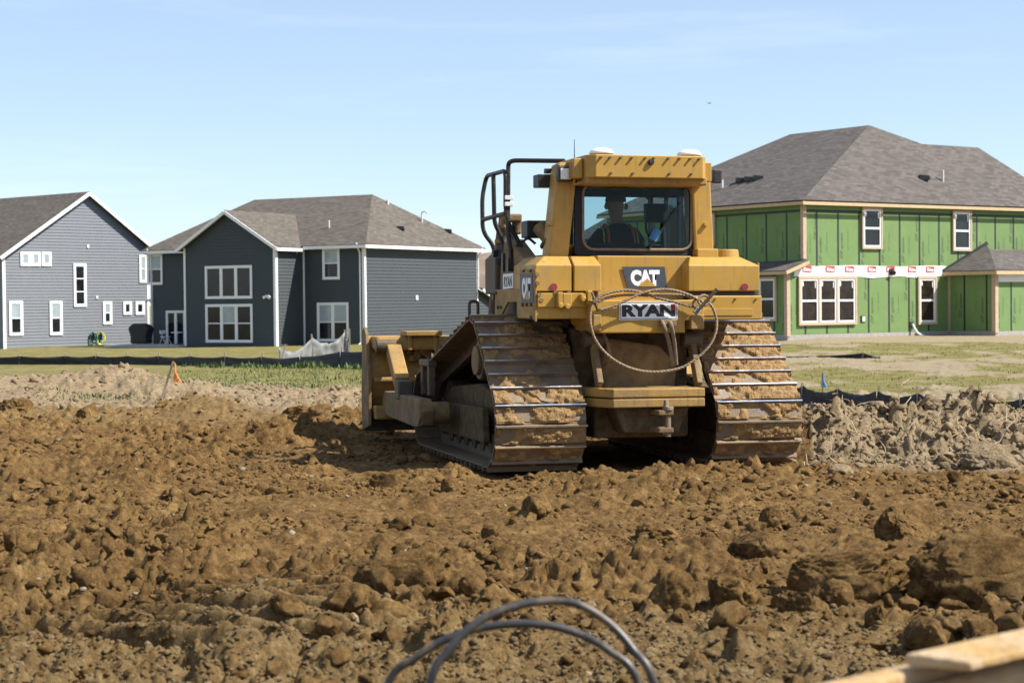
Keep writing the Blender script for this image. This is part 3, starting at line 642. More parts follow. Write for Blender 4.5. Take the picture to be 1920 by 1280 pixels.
siding(wr, [(LR + .02, zb + .05), (15.6, zb + .05), (15.6, 1.1), (LR + .02, 2.4)], m_sid2, H2)
siding(wl, [(.1, zb + .05), (ba - .02, zb + .05), (ba - .02, ze), (.1, ze)], m_sid2, H2)
siding(wl, [(ba + bc + .02, zb + .05), (LL - .1, zb + .05), (LL - .1, ze), (ba + bc + .02, ze)], m_sid2, H2)
wg = Wall(P2(-bb, ba, 0), uL, H2).out(CAM); wret = Wall(P2(-bb, ba, 0), uR, H2).out(Vector((40, 60, 0)))
siding(wg, [(.1, zb + .05), (bc - .1, zb + .05), (bc - .1, ze), (bc / 2, zpk - .08), (.1, ze)], m_sid2, H2)
siding(wret, [(.1, zb + .05), (bb - .02, zb + .05), (bb - .02, ze), (.1, ze)], m_sid2, H2)
def trim(w, a0, a1, z0, z1, H, nm='corner_trim'):
    q = MB(); w.box(q, a0, a1, z0, z1, 0, .05); return fixn(q.build(nm, m_trim, H))
trim(wr, -.035, .12, zb, ze, H2); trim(wr, LR - .13, LR, zb, ze, H2); trim(wl, .0, .12, zb, ze, H2); trim(wg, -.035, .13, zb, ze, H2); trim(wret, 0, .13, zb, ze, H2); trim(wg, bc - .13, bc, zb, ze, H2); trim(wl, ba - .14, ba - .03, zb, ze, H2, 'corner_trim'); trim(wl, LL - .12, LL, zb, ze, H2)
# roofs
ov = .42; s1, t1, t2, zr = 6.0, 3.5, 12.2, 8.02
E = ze + .02
e00, eR0, eRL, e0L = P2(-ov, -ov, E), P2(LR + ov, -ov, E), P2(LR + ov, LL + ov, E), P2(-ov, LL + ov, E); rA, rB = P2(s1, t1, zr), P2(s1, t2, zr)
sl = (zr - E) / (s1 + ov)
rf = roof('roof', [[e00, e0L, rB, rA], [eR0, e00, rA], [e0L, eRL, rB], [eRL, eR0, rA, rB]], m_sh1, H2)
pk0 = P2(-bb - .35, ba + bc / 2, zpk + .12); gx = .35; ge = zpk + .12 - (zpk - ze) / (bc / 2) * (bc / 2 + gx)
dd = (zpk + .12 - E) / sl - ov
pk1 = P2(dd, ba + bc / 2, zpk + .12); vr = P2((ge - E) / sl - ov + .02, ba - gx, ge); vl = P2((ge - E) / sl - ov + .02, ba + bc + gx, ge)
gr_ = roof('gable_roof', [[P2(-bb - .35, ba - gx, ge), vr, pk1, pk0], [vl, P2(-bb - .35, ba + bc + gx, ge), pk0, pk1]], m_sh1, H2)
roof('lean_to_roof', [[P2(15.9, -.35, 1.0), P2(LR, -.35, 2.52), P2(LR, 6, 2.52), P2(15.9, 6, 1.0)]], m_sh1, H2)
for a, b, nm in ((e00, eR0, 'gutter'), (e00, P2(-ov, ba - gx, E), 'gutter'), (P2(-ov, ba + bc + gx, E), e0L, 'gutter'), (P2(-bb - .3, ba - gx + .02, ge), P2(-ov, ba - gx + .02, ge), 'gutter'),
                 (P2(-bb - .37, ba - gx, ge), pk0 - uR * .02, 'rake_board'), (P2(-bb - .37, ba + bc + gx, ge), pk0 - uR * .02, 'rake_board'), (P2(15.9, -.37, 1.0), P2(LR, -.37, 2.52), 'rake_board')):
    line_box(H2, nm, a, b, .09, .17, m_trim, drop=.12)
sf = MB(); sf.prism([P2(-ov, -ov, E - .15) - c0, P2(LR + ov, -ov, E - .15) - c0, P2(LR + ov, 0, E - .15) - c0, P2(0, 0, E - .15) - c0], [P2(-ov, -ov, E - .19) - c0, P2(LR + ov, -ov, E - .19) - c0, P2(LR + ov, 0, E - .19) - c0, P2(0, 0, E - .19) - c0]); fixn(sf.build('soffit', m_trim, H2))
def downspout(w, a, z0, z1, H, kick=.25):
    q = MB(); q.tube([w.p(a, z1 + .12, .40), w.p(a, z1 - .12, .34), w.p(a, z1 - .38, .09), w.p(a, z0 + .15, .09), w.p(a, z0 + .02, .09 + kick)], .045, 8); return q.build('downspout', m_trim, H)
downspout(wl, .22, zb, ze - .02, H2); downspout(wr, LR - .05, 2.3, ze - .02, H2); downspout(wl, LL - .05, zb, ze - .02, H2)
bp_ = (m_pane, m_blind)
window(wl, (277, 476, 306, 534), H2, panes=[bp_]); window(wl, (606, 463, 638, 524), H2, panes=[bp_])
window(wl, (596, 567, 655, 640), H2, cols=2, panes=[(m_pane, m_blind), (m_pane, m_blind)])
window(wg, (386, 498, 474, 560), H2, cols=3, rails=0); window(wg, (387, 570, 475, 642), H2, cols=3, panes=[(m_pane, m_pane), (m_pane, m_blind), (m_pane, m_pane)])
window(wl, (313, 582, 349, 656), H2, cols=2, rails=0, name='patio_door')
for w_, q in ((wl, (283, 563)), (wg, (504, 556))):
    a, z_ = w_.px(*q); k = MB(); w_.box(k, a - .09, a + .09, z_ - .1, z_ + .1, .03, .09); k.cyl(w_.p(a - .1, z_ + .03, .09), w_.p(a - .22, z_ - .06, .25), .06, .085, 12); k.cyl(w_.p(a + .1, z_ + .03, .09), w_.p(a + .2, z_ - .06, .25), .06, .085, 12); fixn(k.build('flood_light', m_white, H2))
a, z_ = wr.px(780, 558); k = MB(); wr.box(k, a - .11, a + .11, z_ - .13, z_ + .13, .02, .08); fixn(k.build('outlet_cover', m_white, H2))
pf = (e00, e0L, rA); pr = (eR0, e00, rA)
pipe(rf, on_plane(617, 427, *pf) , .42).parent = rf
for q in rf.children: q.location = -Vector((0, 0, 0))
def roofpt(q, pl): return on_plane(*q, *pl)
pipe(rf, roofpt((791, 416), pr), .55, .055, .35); pipe(rf, roofpt((727, 382), pr), .22, .08); box_vent(rf, roofpt((751, 429), pr)); box_vent(rf, roofpt((840, 434), pr))
for q in rf.children: q.location = rf.location - H2.location if False else -Vector((0, 0, 0))

# ---- light grey house at left
al = R(41); uG = Vector((math.sin(al), math.cos(al), 0)); uB = Vector((-math.cos(al), math.sin(al), 0))
g0 = at_y(6, 600, 107); g0.z = -.85; H1 = empty('house', g0); tag(H1, 'light grey gabled house with small square windows at left edge', 'house')
def P1(s, t, z): return Vector((g0.x, g0.y, 0)) + uG * s + uB * t + Z * z
wga = Wall(g0, uG, H1).out(CAM); GW, tc_, zb1 = 10.6, 5.97, -.85
zl, zr1, zp1 = 4.72, 5.35, 8.5
mb = MB(); loop = [(0.02, zb1 - .6), (GW - .02, zb1 - .6), (GW - .02, zr1), (tc_, zp1), (.02, zl)]
mb.prism([P1(s, .02, z) - g0 for s, z in loop], [P1(s, 14, z) - g0 for s, z in loop]); fixn(mb.build('wall', m_sid1, H1))
siding(wga, [(.1, zb1 + .1), (GW - .1, zb1 + .1), (GW - .1, zr1), (tc_, zp1 - .05), (.1, zl)], m_sid1, H1)
fd = MB(); wga.box(fd, 0, GW, zb1 - .4, zb1 + .1, 0, .015); fixn(fd.build('foundation', m_block, H1))
trim(wga, -.03, .16, zb1, zl + .05, H1); trim(wga, GW - .14, GW, zb1, zr1, H1)
sL = (zp1 - zl) / tc_; sR = (zp1 - zr1) / (GW - tc_); o_ = .35
pkA, pkB = P1(tc_, -o_, zp1 + .12), P1(tc_, 14, zp1 + .12); lA, lB = P1(-o_, -o_, zl + .12 - sL * o_), P1(-o_, 14, zl + .12 - sL * o_); qA, qB = P1(GW + o_, -o_, zr1 + .12 - sR * o_), P1(GW + o_, 14, zr1 + .12 - sR * o_)
roof('roof', [[lB, lA, pkA, pkB], [qA, qB, pkB, pkA]], m_sh1, H1)
line_box(H1, 'rake_board', lA - uB * .02, pkA - uB * .02, .06, .20, m_trim, drop=.12); line_box(H1, 'rake_board', qA - uB * .02, pkA - uB * .02, .06, .20, m_trim, drop=.12); line_box(H1, 'gutter', lA, lB, .1, .14, m_trim, drop=.1)
for rc in ((37, 472, 56, 499), (57, 472, 75, 499), (77, 472, 95, 499), (230, 565, 246, 590), (253, 565, 270, 590)): window(wga, rc, H1, rails=0, trim=.13, panes=[(m_blind,)] if rc[0] < 100 else None)
window(wga, (137, 494, 161, 575), H1, rails=2, trim=.13); window(wga, (192, 565, 209, 608), H1, trim=.13, panes=[bp_])
for rc in ((16, 564, 42, 629), (92, 564, 116, 628)): window(wga, rc, H1, trim=.13, panes=[bp_])
window(wga, (260, 478, 274, 530), H1, trim=.1, panes=[(m_blind, m_blind)])
for q in ((164, 462), (181, 557)):
    a, z_ = wga.px(*q); k = MB(); wga.box(k, a - .07, a + .07, z_ - .09, z_ + .09, .02, .08); fixn(k.build('outlet_cover', m_white, H1))

# ---- green sheathed house at right
be = R(55); vR = Vector((math.sin(be), math.cos(be), 0)); vL = Vector((-math.cos(be), math.sin(be), 0))
k0 = at_y(1507, 600, 74.5); k0.z = .04; H3 = empty('house', k0); tag(H3, 'unfinished two storey house clad in green sheathing panels with black seam tape', 'house')
zb3, ze3 = .04, 5.68
def P3(s, t, z): return Vector((k0.x, k0.y, 0)) + vR * s + vL * t + Z * z
gR = Wall(k0, vR, H3).out(CAM); gL = Wall(k0, vL, H3).out(CAM)
def blk(name, pts, z0, z1, mat): q = MB(); q.prism([P3(s, t, z1) - k0 for s, t in pts], [P3(s, t, z0) - k0 for s, t in pts]); return fixn(q.build(name, mat, H3))
blk('wall', [(.02, .02), (19, .02), (19, 13), (.02, 13)], zb3 - .5, ze3, m_tape)
blk('wall', [(-.92, .02), (.0, .02), (.0, 9), (-.92, 9)], zb3 - .5, 2.72, m_tape)
BS, BD = 8.65, 2.6
blk('wall', [(BS + .02, -BD + .02), (19, -BD + .02), (19, 0), (BS + .02, 0)], zb3 - .5, 2.72, m_tape)
zt = text_mesh('ZIP', .03, .15); zt2 = text_mesh('ZIP system', .012, .15)
def sheath(w, a0, a1, z0, z1, first=1.22, skip=()):
    """sheathing panels 1.22 m wide with tape over the joints; lettering on each"""
    a = a0; nxt = a0 + first; i = 0
    while a < a1 - .05:
        b = min(nxt, a1); q = MB(); w.box(q, a + .003, b - .003, z0 + .003, z1 - .003, .0, .014); pn = fixn(q.build('sheathing_panel', m_zip, H3))
        if b - a > .6 and z1 - z0 > 1.5:
            for (fa, fz, hh, ln, me_) in ((.10, .05 + .05 * (i % 3), .20, 1.1, zt2), (.78, .52, .19, 1.1, zt2), (.45, .30, .06, .8, zt2)):
                aa = a + (b - a) * fa; zz = z0 + (z1 - z0) * fz + .04 * ((i * 7) % 5)
                if zz + ln > z1 - .05: continue
                # read upwards: text x runs up the wall
                lo, hi = (aa, aa + hh)
                c_ = [w.p(hi, zz, .0), w.p(hi, zz + ln, .0), w.p(lo, zz + ln, .0), w.p(lo, zz, .0)]
                if (c_[1] - c_[0]).cross(c_[3] - c_[0]).dot(w.n) < 0: c_ = [w.p(lo, zz, 0), w.p(lo, zz + ln, 0), w.p(hi, zz + ln, 0), w.p(hi, zz, 0)]
                lettering(me_, c_, m_print, pn, .0165)
        if b < a1 - .05:
            t_ = MB(); w.box(t_, b - .05, b + .05, z0, z1, .0145, .0175); fixn(t_.build('seam_tape', m_tape, H3))
        a = b; nxt = b + 1.22; i += 1
sheath(gR, -.92, BS, zb3 + .18, 2.76, 1.0); sheath(gR, 0, 18.5, 2.76, ze3 - .42, .75); sheath(gL, 0, 12.9, 3.05, ze3 - .42, .95)
for w_, a0, a1 in ((gR, 0, 18.5), (gL, 0, 12.9)):
    q = MB(); w_.box(q, a0, a1, ze3 - .41, ze3 - .05, 0, .014); fixn(q.build('sheathing_panel', m_zip, H3)); q = MB(); w_.box(q, a0, a1, ze3 - .46, ze3 - .36, .0145, .0185); fixn(q.build('seam_tape', m_tape, H3))
gW = Wall(P3(-.92, 0, 0), vL, H3).out(CAM); sheath(gW, 0, 8.8, zb3 + .18, 2.68, .75)
gBL = Wall(P3(BS, -BD, 0), vL, H3).out(CAM); gBR = Wall(P3(BS, -BD, 0), vR, H3).out(CAM)
sheath(gBL, 0, BD, zb3 + .18, 2.68, .45); sheath(gBR, 0, 9, zb3 + .18, 2.30, 1.0)
q = MB(); gBR.box(q, 0, 9, 2.30, 2.68, 0, .016); fixn(q.build('house_wrap', m_wrapw, H3))
# block foundation: courses of concrete blocks
for w_, a0, a1 in ((gR, -.92, BS), (gBR, 0, 9), (gBL, 0, BD), (gW, 0, 8)):
    a = a0
    while a < a1 - .02:
        b = min(a + .4, a1); q = MB(); w_.box(q, a + .004, b - .004, zb3 - .35, zb3 + .175, -.01, .008 if w_ is not gBL else .007); fixn(q.build('foundation_block', m_block, H3)); a = b
def post(w, a0, a1, z0, z1, m=m_osb, f=.04): q = MB(); w.box(q, a0, a1, z0, z1, .0, f); return fixn(q.build('corner_board', m, H3))
post(gR, -.038, .15, 3.3, ze3 - .05); post(gL, .0, .12, 3.3, ze3 - .05); post(gR, -.96, -.78, zb3 + .1, 2.66); post(gW, 0, .14, zb3 + .1, 2.66); post(gBL, 0, .16, zb3 + .1, 2.66); post(gBR, -.038, .16, zb3 + .1, 2.66); post(gBL, BD - .15, BD - .02, zb3 + .1, 2.66)
# house wrap band with red printed labels
q = MB(); N = 60; a0, a1 = -.55, BS - .15
top = [gR.p(a0 + (a1 - a0) * i / N, 3.02 - .02 * math.sin(i * .2), .03 + .008 * math.sin(i * .9)) for i in range(N + 1)]; bot = [gR.p(a0 + (a1 - a0) * i / N, 2.55 + .03 * math.sin(i * .33 + 1) + .012 * math.sin(i * .8), .036 + .01 * math.sin(i * .7)) for i in range(N + 1)]
for i in range(N): q.prism([top[i], top[i + 1], bot[i + 1], bot[i]], [top[i] - gR.n * .012, top[i + 1] - gR.n * .012, bot[i + 1] - gR.n * .012, bot[i] - gR.n * .012])
wrp = fixn(q.build('house_wrap', m_wrapw, H3)); rt = text_mesh('Rite', .03); sm = text_mesh('house wrap', .01)
for i in range(7):
    a = -.05 + i * 1.22 + (.06 if i % 2 else -.04); f_ = .052
    def qd(x0, x1, z0, z1, off=0):
        c_ = [gR.p(x0, z0, off), gR.p(x1, z0, off), gR.p(x1, z1, off), gR.p(x0, z1, off)]
        return c_ if (c_[1] - c_[0]).cross(c_[3] - c_[0]).dot(gR.n) > 0 else [c_[1], c_[0], c_[3], c_[2]]
    lb = MB(); gR.box(lb, a, a + .5, 2.76, 3.0, .05, f_); fixn(lb.build('printed_label', m_decr, wrp)); lettering(rt, qd(a + .05, a + .45, 2.79, 2.95), m_decw, wrp, f_ + .003); lettering(sm, qd(a - .05, a + .55, 2.62, 2.68), m_decr, wrp, f_ + .003)
q = MB(); gBR.box(q, .2, 9, 2.31, 2.66, .0165, .02); 
# roofs
o3 = .35; S1, T1, T2, ZR = 8.0, 4.0, 9.1, 9.45
E3 = ze3
f00, fR0, f0L = P3(-o3, -o3, E3), P3(19.5, -o3, E3), P3(-o3, 13.3, E3); ra, rb = P3(S1, T1, ZR), P3(S1, T2, ZR); fRL = P3(16.5, 13.3, E3)
slp = (ZR - E3) / (T1 + o3); t3 = 3.05; z3 = E3 + slp * (t3 + o3); w0, w1 = P3(S1 + 2.45, t3, z3), P3(14.2, t3, z3)
rf3 = roof('roof', [[f00, fR0, P3(17.3, -o3, E3), w1, w0, ra] if False else [f00, P3(16.7, -o3, E3), w1, w0, ra], [f0L, f00, ra, rb], [P3(16.7, -o3, E3), P3(19, 6, E3), w1], [P3(16.2, 13.3, E3), f0L, rb], [P3(16.4, 8, E3), P3(16.2, 13.3, E3), rb, ra, w0, w1] if False else [P3(16.2, 5, E3), P3(16.2, 13.3, E3), rb, ra]], m_sh2, H3)
roof('lower_roof', [[P3(16.0, -o3 - .02, E3 + .05), P3(21, -o3 - .02, E3 + .05), P3(21, 2.5, E3 + 1.2), P3(16.6, 2.5, E3 + 1.2)]], m_sh2, H3)
line_box(H3, 'fascia_board', f00, P3(19.5, -o3, E3), .05, .13, m_lumber, drop=.13); line_box(H3, 'fascia_board', f00, f0L, .05, .13, m_lumber, drop=.13)
wgr = roof('wing_roof', [[P3(-.92 - .35, -.3, 2.82), P3(-.92 - .35, 9, 2.82), P3(.0, 9, 3.25), P3(.0, -.3, 3.25)]], m_sh2, H3)
line_box(H3, 'fascia_board', P3(-1.28, -.32, 2.82), P3(-1.28, 9, 2.82), .05, .13, m_lumber, drop=.1); line_box(H3, 'fascia_board', P3(-1.27, -.33, 2.82), P3(.0, -.33, 3.25), .05, .13, m_lumber, drop=.1)
bo = .35; a_, b_ = P3(BS - bo, -BD - bo, 2.80), P3(BS - bo, .0, 2.80); pk = P3(BS + 2.5, 0, 4.0); pk2 = P3(BS + 9, 0, 4.0)
roof('wing_roof', [[b_, a_, P3(BS + 1.7, -.85, 3.75), pk], [a_, P3(BS + 10, -BD - bo, 2.80), P3(BS + 10, -.85, 3.75), P3(BS + 1.7, -.85, 3.75)]], m_sh2, H3)
line_box(H3, 'fascia_board', a_, b_, .05, .15, m_lumber, drop=.11); line_box(H3, 'fascia_board', a_, P3(BS + 10, -BD - bo, 2.80), .05, .15, m_lumber, drop=.11)
line_box(H3, 'step_flashing', b_ - vL * .06 + Z * .02, pk - vL * .06 + Z * .05, .06, .14, m_tape)
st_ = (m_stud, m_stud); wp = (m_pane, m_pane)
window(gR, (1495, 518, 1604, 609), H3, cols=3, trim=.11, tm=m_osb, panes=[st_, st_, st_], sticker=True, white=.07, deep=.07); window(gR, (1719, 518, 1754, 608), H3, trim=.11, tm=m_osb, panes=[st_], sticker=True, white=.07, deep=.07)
window(gR, (1614, 389, 1652, 467), H3, trim=.09, tm=m_osb, panes=[wp], sticker=True, white=.07, deep=.07); window(gR, (1784, 395, 1819, 471), H3, trim=.09, tm=m_osb, panes=[wp], sticker=True, white=.07, deep=.07)
window(gL, (1322, 399, 1343, 461), H3, trim=.09, tm=m_osb, panes=[wp], white=.07, deep=.07); window(gW, (1424, 519, 1458, 602), H3, trim=.09, tm=m_osb, panes=[wp], white=.07, deep=.07)
a, z_ = gR.px(1617, 598); q = MB(); gR.box(q, a - .13, a + .13, z_ - .14, z_ + .14, .015, .04); fixn(q.build('meter_flashing', m_tape, H3)); q = MB(); gR.box(q, a - .06, a + .09, z_ - .1, z_ + .11, .041, .07); fixn(q.build('outlet_cover', m_white, H3))
a, z_ = gR.px(1709, 612); q = MB(); gR.box(q, a - .15, a + .12, z_ - .05, z_ + .2, .015, .05); fixn(q.build('meter_flashing', m_tape, H3)); q = MB(); q.tube(spline([gR.p(a, z_ + .12, .06), gR.p(a + .03, z_ - .1, .15), gR.p(a + .1, z_ - .3, .3), gR.p(a + .3, z_ - .42, .45)], 5), .05, 10); q.build('drain_hose', m_white, H3)
a, z_ = gR.px(1670, 508); q = MB(); gR.box(q, a - .15, a + .12, z_ - .15, z_ + .1, .055, .09); q.cyl(gR.p(a, z_ - .03, .09), gR.p(a - .02, z_ - .1, .22), .09, .10, 12); fixn(q.build('wall_vent', m_vent, H3))
pR = (f00, fR0, ra); pL = (f0L, f00, ra)
for q in ((1389, 340), (1404, 338), (1421, 336)): box_vent(rf3, on_plane(*q, *pL))
box_vent(rf3, on_plane(1732, 335, *pR)); pipe(rf3, on_plane(1768, 340, *pR), .5); pipe(rf3, on_plane(1354, 352, *pL), .35, .06)
for rr_, hh_ in ((rf, H2), (rf3, H3)):          # children of a roof: coordinates were taken relative to the roof object, which sits at the house corner
    for q in rr_.children:
        for v_ in q.data.vertices: v_.co -= hh_.location
# ---- pale house far behind, seen through the cab
h4 = at_y(1172, 600, 120); h4.z = -.5; H4 = empty('house', h4); tag(H4, 'pale house with hipped roof glimpsed through the cab glass', 'house')
d4 = Vector((.94, .34, 0)); e4 = Vector((-.34, .94, 0))
def P4(s, t, z): return Vector((h4.x, h4.y, 0)) + d4 * s + e4 * t + Z * z
q = MB(); q.prism([P4(*p, 5.9) - h4 for p in ((.0, 0), (12, 0), (12, 9), (0, 9))], [P4(*p, -1) - h4 for p in ((0, 0), (12, 0), (12, 9), (0, 9))]); fixn(q.build('wall', m_sid1, H4))
w4 = Wall(h4, d4, H4).out(CAM); roof('roof', [[P4(-.4, -.4, 5.9), P4(12.4, -.4, 5.9), P4(8, 4.5, 9.2), P4(4.2, 4.5, 9.2)], [P4(-.4, 9.4, 5.9), P4(-.4, -.4, 5.9), P4(4.2, 4.5, 9.2)], [P4(12.4, -.4, 5.9), P4(12.4, 9.4, 5.9), P4(8, 4.5, 9.2)]], m_sh1, H4)
line_box(H4, 'gutter', P4(-.4, -.42, 5.9), P4(12.4, -.42, 5.9), .1, .16, m_trim, drop=.1); siding(w4, [(.1, -.4), (11.9, -.4), (11.9, 5.7), (.1, 5.7)], m_sid1, H4)
for s_ in (.9, 3.2, 6.5, 9.0): window(w4, ((s_, 3.4), (s_ + 1.1, 5.0)), H4, panes=[bp_])

# ---- far dirt hill and bush beyond the slate house
def hill(name, cx, cy, w, h, label, mat):
    n = 40; X, Y = np.meshgrid(np.linspace(-1, 1, n), np.linspace(-1, 1, n)); r2 = X ** 2 + Y ** 2
    z = h * np.clip(1 - r2, -.1, 1) * (1 + .5 * (fbm(X * 3 + 4, Y * 3, o=4) - .5)) - .8
    V = np.stack([cx + X * w, cy + Y * w * .7, z], -1).reshape(-1, 3); i = np.arange(n - 1)[:, None] * n; j = np.arange(n - 1)[None]
    o = fast_mesh(name, V, np.stack([i + j, i + j + 1, i + n + j + 1, i + n + j], -1).reshape(-1, 4), mat, smooth=True); tag(o, label, 'hill', kind='structure')
pth = at_y(950, 560, 190); hill('hill', pth.x, 190, 16, 7.2, 'bare brown dirt hill in the distance behind the slate house', M('hill_dirt', (.20, .15, .11), .95, var=.2, scale=.4))
pb = at_y(914, 545, 150); tr_ = empty('bush', (pb.x, 150, -.6)); tag(tr_, 'small green sapling in front of the distant dirt hill', 'bush')
q = MB(); q.tube([(0, 0, 0), (.05, 0, 1.2), (0, .05, 2.4)], [.06, .045, .02], 6); q.build('trunk', m_wood, tr_)
V = []; T = []
for i in range(420):
    a, b = random.uniform(0, 6.28), random.random(); rr = .75 * math.sqrt(random.random()) * (1 - .5 * abs(b - .4)); c_ = Vector((rr * math.cos(a), rr * math.sin(a), .9 + b * 2.3)); u = Vector([random.gauss(0, 1) for _ in range(3)]).normalized() * .11; w_ = u.cross(Vector((random.random(), .3, .5))).normalized() * .08
    k = len(V); V += [c_ - u, c_ + w_, c_ + u, c_ - w_]; T.append((k, k + 1, k + 2, k + 3))
o = fast_mesh('crown', np.array([p[:] for p in V]), np.array(T), m_leaf, tr_); 

# ------------------------------------------------------------------ patio things
zp = zb
pp = at_y(300, 640, 104); pd = MB()
a_ = [P2(-.2, 10.7, zp + .06), P2(-.2, 16.3, zp + .06), P2(-2.9, 16.3, zp + .06), P2(-2.9, 10.7, zp + .06)]; pd.prism(a_, [p - Z * .5 for p in a_]); tag(fixn(pd.build('patio', m_conc)), 'concrete patio slab beside the sliding door', kind='structure')
gp = P2(-1.5, 14.7, zp + .065); gr_e = empty('grill', gp, (0, 0, R(-28))); tag(gr_e, 'barbecue grill under a black fabric cover on the patio', 'grill')
q = MB(); lo = [(-.62, .05), (-.60, .45), (-.78, .95), (-.52, 1.16), (-.28, 1.22), (.28, 1.20), (.55, 1.10), (.74, .92), (.56, .42), (.58, .05)]
q.ext(lo, 'y', -.32, .32); cv = q.build('cover', m_cover, gr_e, bevel=.10, seg=3)
q = MB(); [q.cyl((sx * .45, sy * .22, .0), (sx * .45, sy * .22, .12), .03, n=8) for sx in (-1, 1) for sy in (-1, 1)]; q.build('leg', m_blk, gr_e)
chp = P2(-1.9, 12.55, zp + .065); ch = empty('folding_chair', chp, (0, 0, R(60))); tag(ch, 'white folding chair beside the patio door', 'chair')
q = MB(); q.box((-.22, -.2, .43), (.22, .2, .46)); q.build('seat', m_white, ch); q = MB(); q.box((-.22, .22, .62), (.22, .25, .82)); q.build('backrest', m_white, ch)
for sx in (-1, 1):
    q = MB(); q.tube([(sx * .23, .24, .83), (sx * .23, -.25, 0)], .014, 6); q.build('leg', m_white, ch); q = MB(); q.tube([(sx * .21, .05, .45), (sx * .21, .28, 0)], .014, 6); q.build('leg', m_white, ch)
tp = P2(-2.0, 11.5, zp + .065); tb = empty('side_table', tp); tag(tb, 'small white topped patio table against the sliding door', 'table')
q = MB(); q.cyl((0, 0, .68), (0, 0, .72), .42, n=20); q.build('table_top', m_white, tb); q = MB(); q.cyl((0, 0, 0), (0, 0, .68), .025, n=8); q.cyl((0, 0, 0), (0, 0, .03), .2, n=14); q.build('pedestal', m_blk, tb)
def coil(px_, c_m, label, r):
    a, z_ = wga.px(px_, 636); o_c = wga.o + wga.d * a + wga.n * .22; e = empty('garden_hose', (o_c.x, o_c.y, gz(o_c.x, o_c.y))); tag(e, label, 'hose'); q = MB(); pts = []
    for i in range(150):
        t = i / 150 * 6.28 * 7; rr = r * (1 + .16 * math.sin(i * .9)); pts.append(Vector((math.cos(t) * rr * .62, .10 * math.sin(i * .31) , .43 + math.sin(t) * rr * 1.0)))
    q.tube(pts, .016, 6); q.build('coil', c_m, e); q = MB(); q.box((-.05, .09, .3), (.05, .20, .75)); q.build('hanger', m_vent, e)
coil(171, m_hoseg, 'green garden hose coiled against the light grey house', .34); coil(185, m_hosey, 'yellow garden hose coiled beside the green one', .36)

# ------------------------------------------------------------------ silt fences and stakes
def fence(name, pts, label, hgt=.5, sag=.07, mat=None, post_h=.16, tilt=None, fat=.04):
    """pts: (x, y) post positions; one fabric panel per bay, one stake per post"""
    r0 = Vector((pts[0][0], pts[0][1], gb(*pts[0]))); e = empty(name, r0); tag(e, label, 'fence')
    H = hgt if isinstance(hgt, (list, tuple)) else [hgt] * len(pts); rnd = random.Random(3)
    for i, (x_, y_) in enumerate(pts):
        z0 = gb(x_, y_); tx, ty = (tilt[i] if tilt else (rnd.uniform(-.03, .03), rnd.uniform(-.03, .03)))
        q = MB(); q.bar(Vector((x_, y_, z0 - .25)) - r0, Vector((x_ + tx * 1.2, y_ + ty, z0 + H[i] + post_h * rnd.uniform(.25, 1))) - r0, fat, fat, (0, 1, 0)); q.build('post', m_wood, e)
    for i in range(len(pts) - 1):
        a, b = Vector((*pts[i], 0)), Vector((*pts[i + 1], 0)); n = 14; V = []; Fc = []
        nv = (b - a).cross(Z).normalized()
        for j in range(n + 1):
            t = j / n; p = a.lerp(b, t); g_ = gb(p.x, p.y); hh = H[i] * (1 - t) + H[i + 1] * t - sag * 4 * t * (1 - t) * rnd.uniform(.9, 1.1)
            for k in range(6):
                f = k / 5; off = nv * (.03 + .035 * math.sin(f * 9 + i * 2 + t * 5) * math.sin(math.pi * t) + .02 * math.sin(t * 23 + f * 4)); V.append(p + off + Z * (g_ - .12 + (hh + .12) * f) - r0)
        for j in range(n):
            for k in range(5): q_ = j * 6 + k; Fc.append((q_, q_ + 6, q_ + 7, q_ + 1))
        o = mesh_obj('fabric_panel', V, Fc, mat or m_fab, e, smooth=True); so = o.modifiers.new('thickness', 'SOLIDIFY'); so.thickness = .006
    return e
def fp(px_, D): p = at_y(px_, 690, D); return (p.x, p.y)
LP = [(-60, 75), (-22, 74), (38, 73), (124, 72), (181, 71), (239, 70), (298, 68.5), (358, 66.5), (423, 64.5), (492, 62), (564, 59), (640, 56), (712, 53.5), (790, 51), (868, 48.5)]
fence('silt_fence', [fp(*q) for q in LP], 'long black silt fence crossing the grass before the grey houses', hgt=[.34] * 11 + [.5, .62, .6, .5], sag=.05, fat=.05)
RP = [(1420, 43.5), (1462, 42.5), (1507, 41.5), (1572, 40.0), (1646, 38.4), (1722, 37.0), (1815, 35.4), (1917, 33.8), (2030, 32.2)]
fence('silt_fence', [fp(*q) for q in RP], 'black silt fence sagging between stakes behind the pale heap at right', hgt=.44, sag=.10, fat=.05)
fence('silt_fence', [fp(522, 66), fp(585, 68), fp(646, 69), fp(656, 69)], 'loose grey silt fence fabric flapping below the slate house windows', hgt=[.62, .95, 1.1, 1.1], sag=.34, mat=m_fabg, tilt=[(.22, 0), (0, 0), (.02, 0), (0, 0)], fat=.05)
fence('silt_fence', [fp(1440, 62), fp(1540, 61), fp(1619, 60), fp(1650, 60)], 'collapsed strip of black silt fence at the foot of the green house slope', hgt=[.05, .05, .18, .04], sag=.02, post_h=.1, fat=.05)
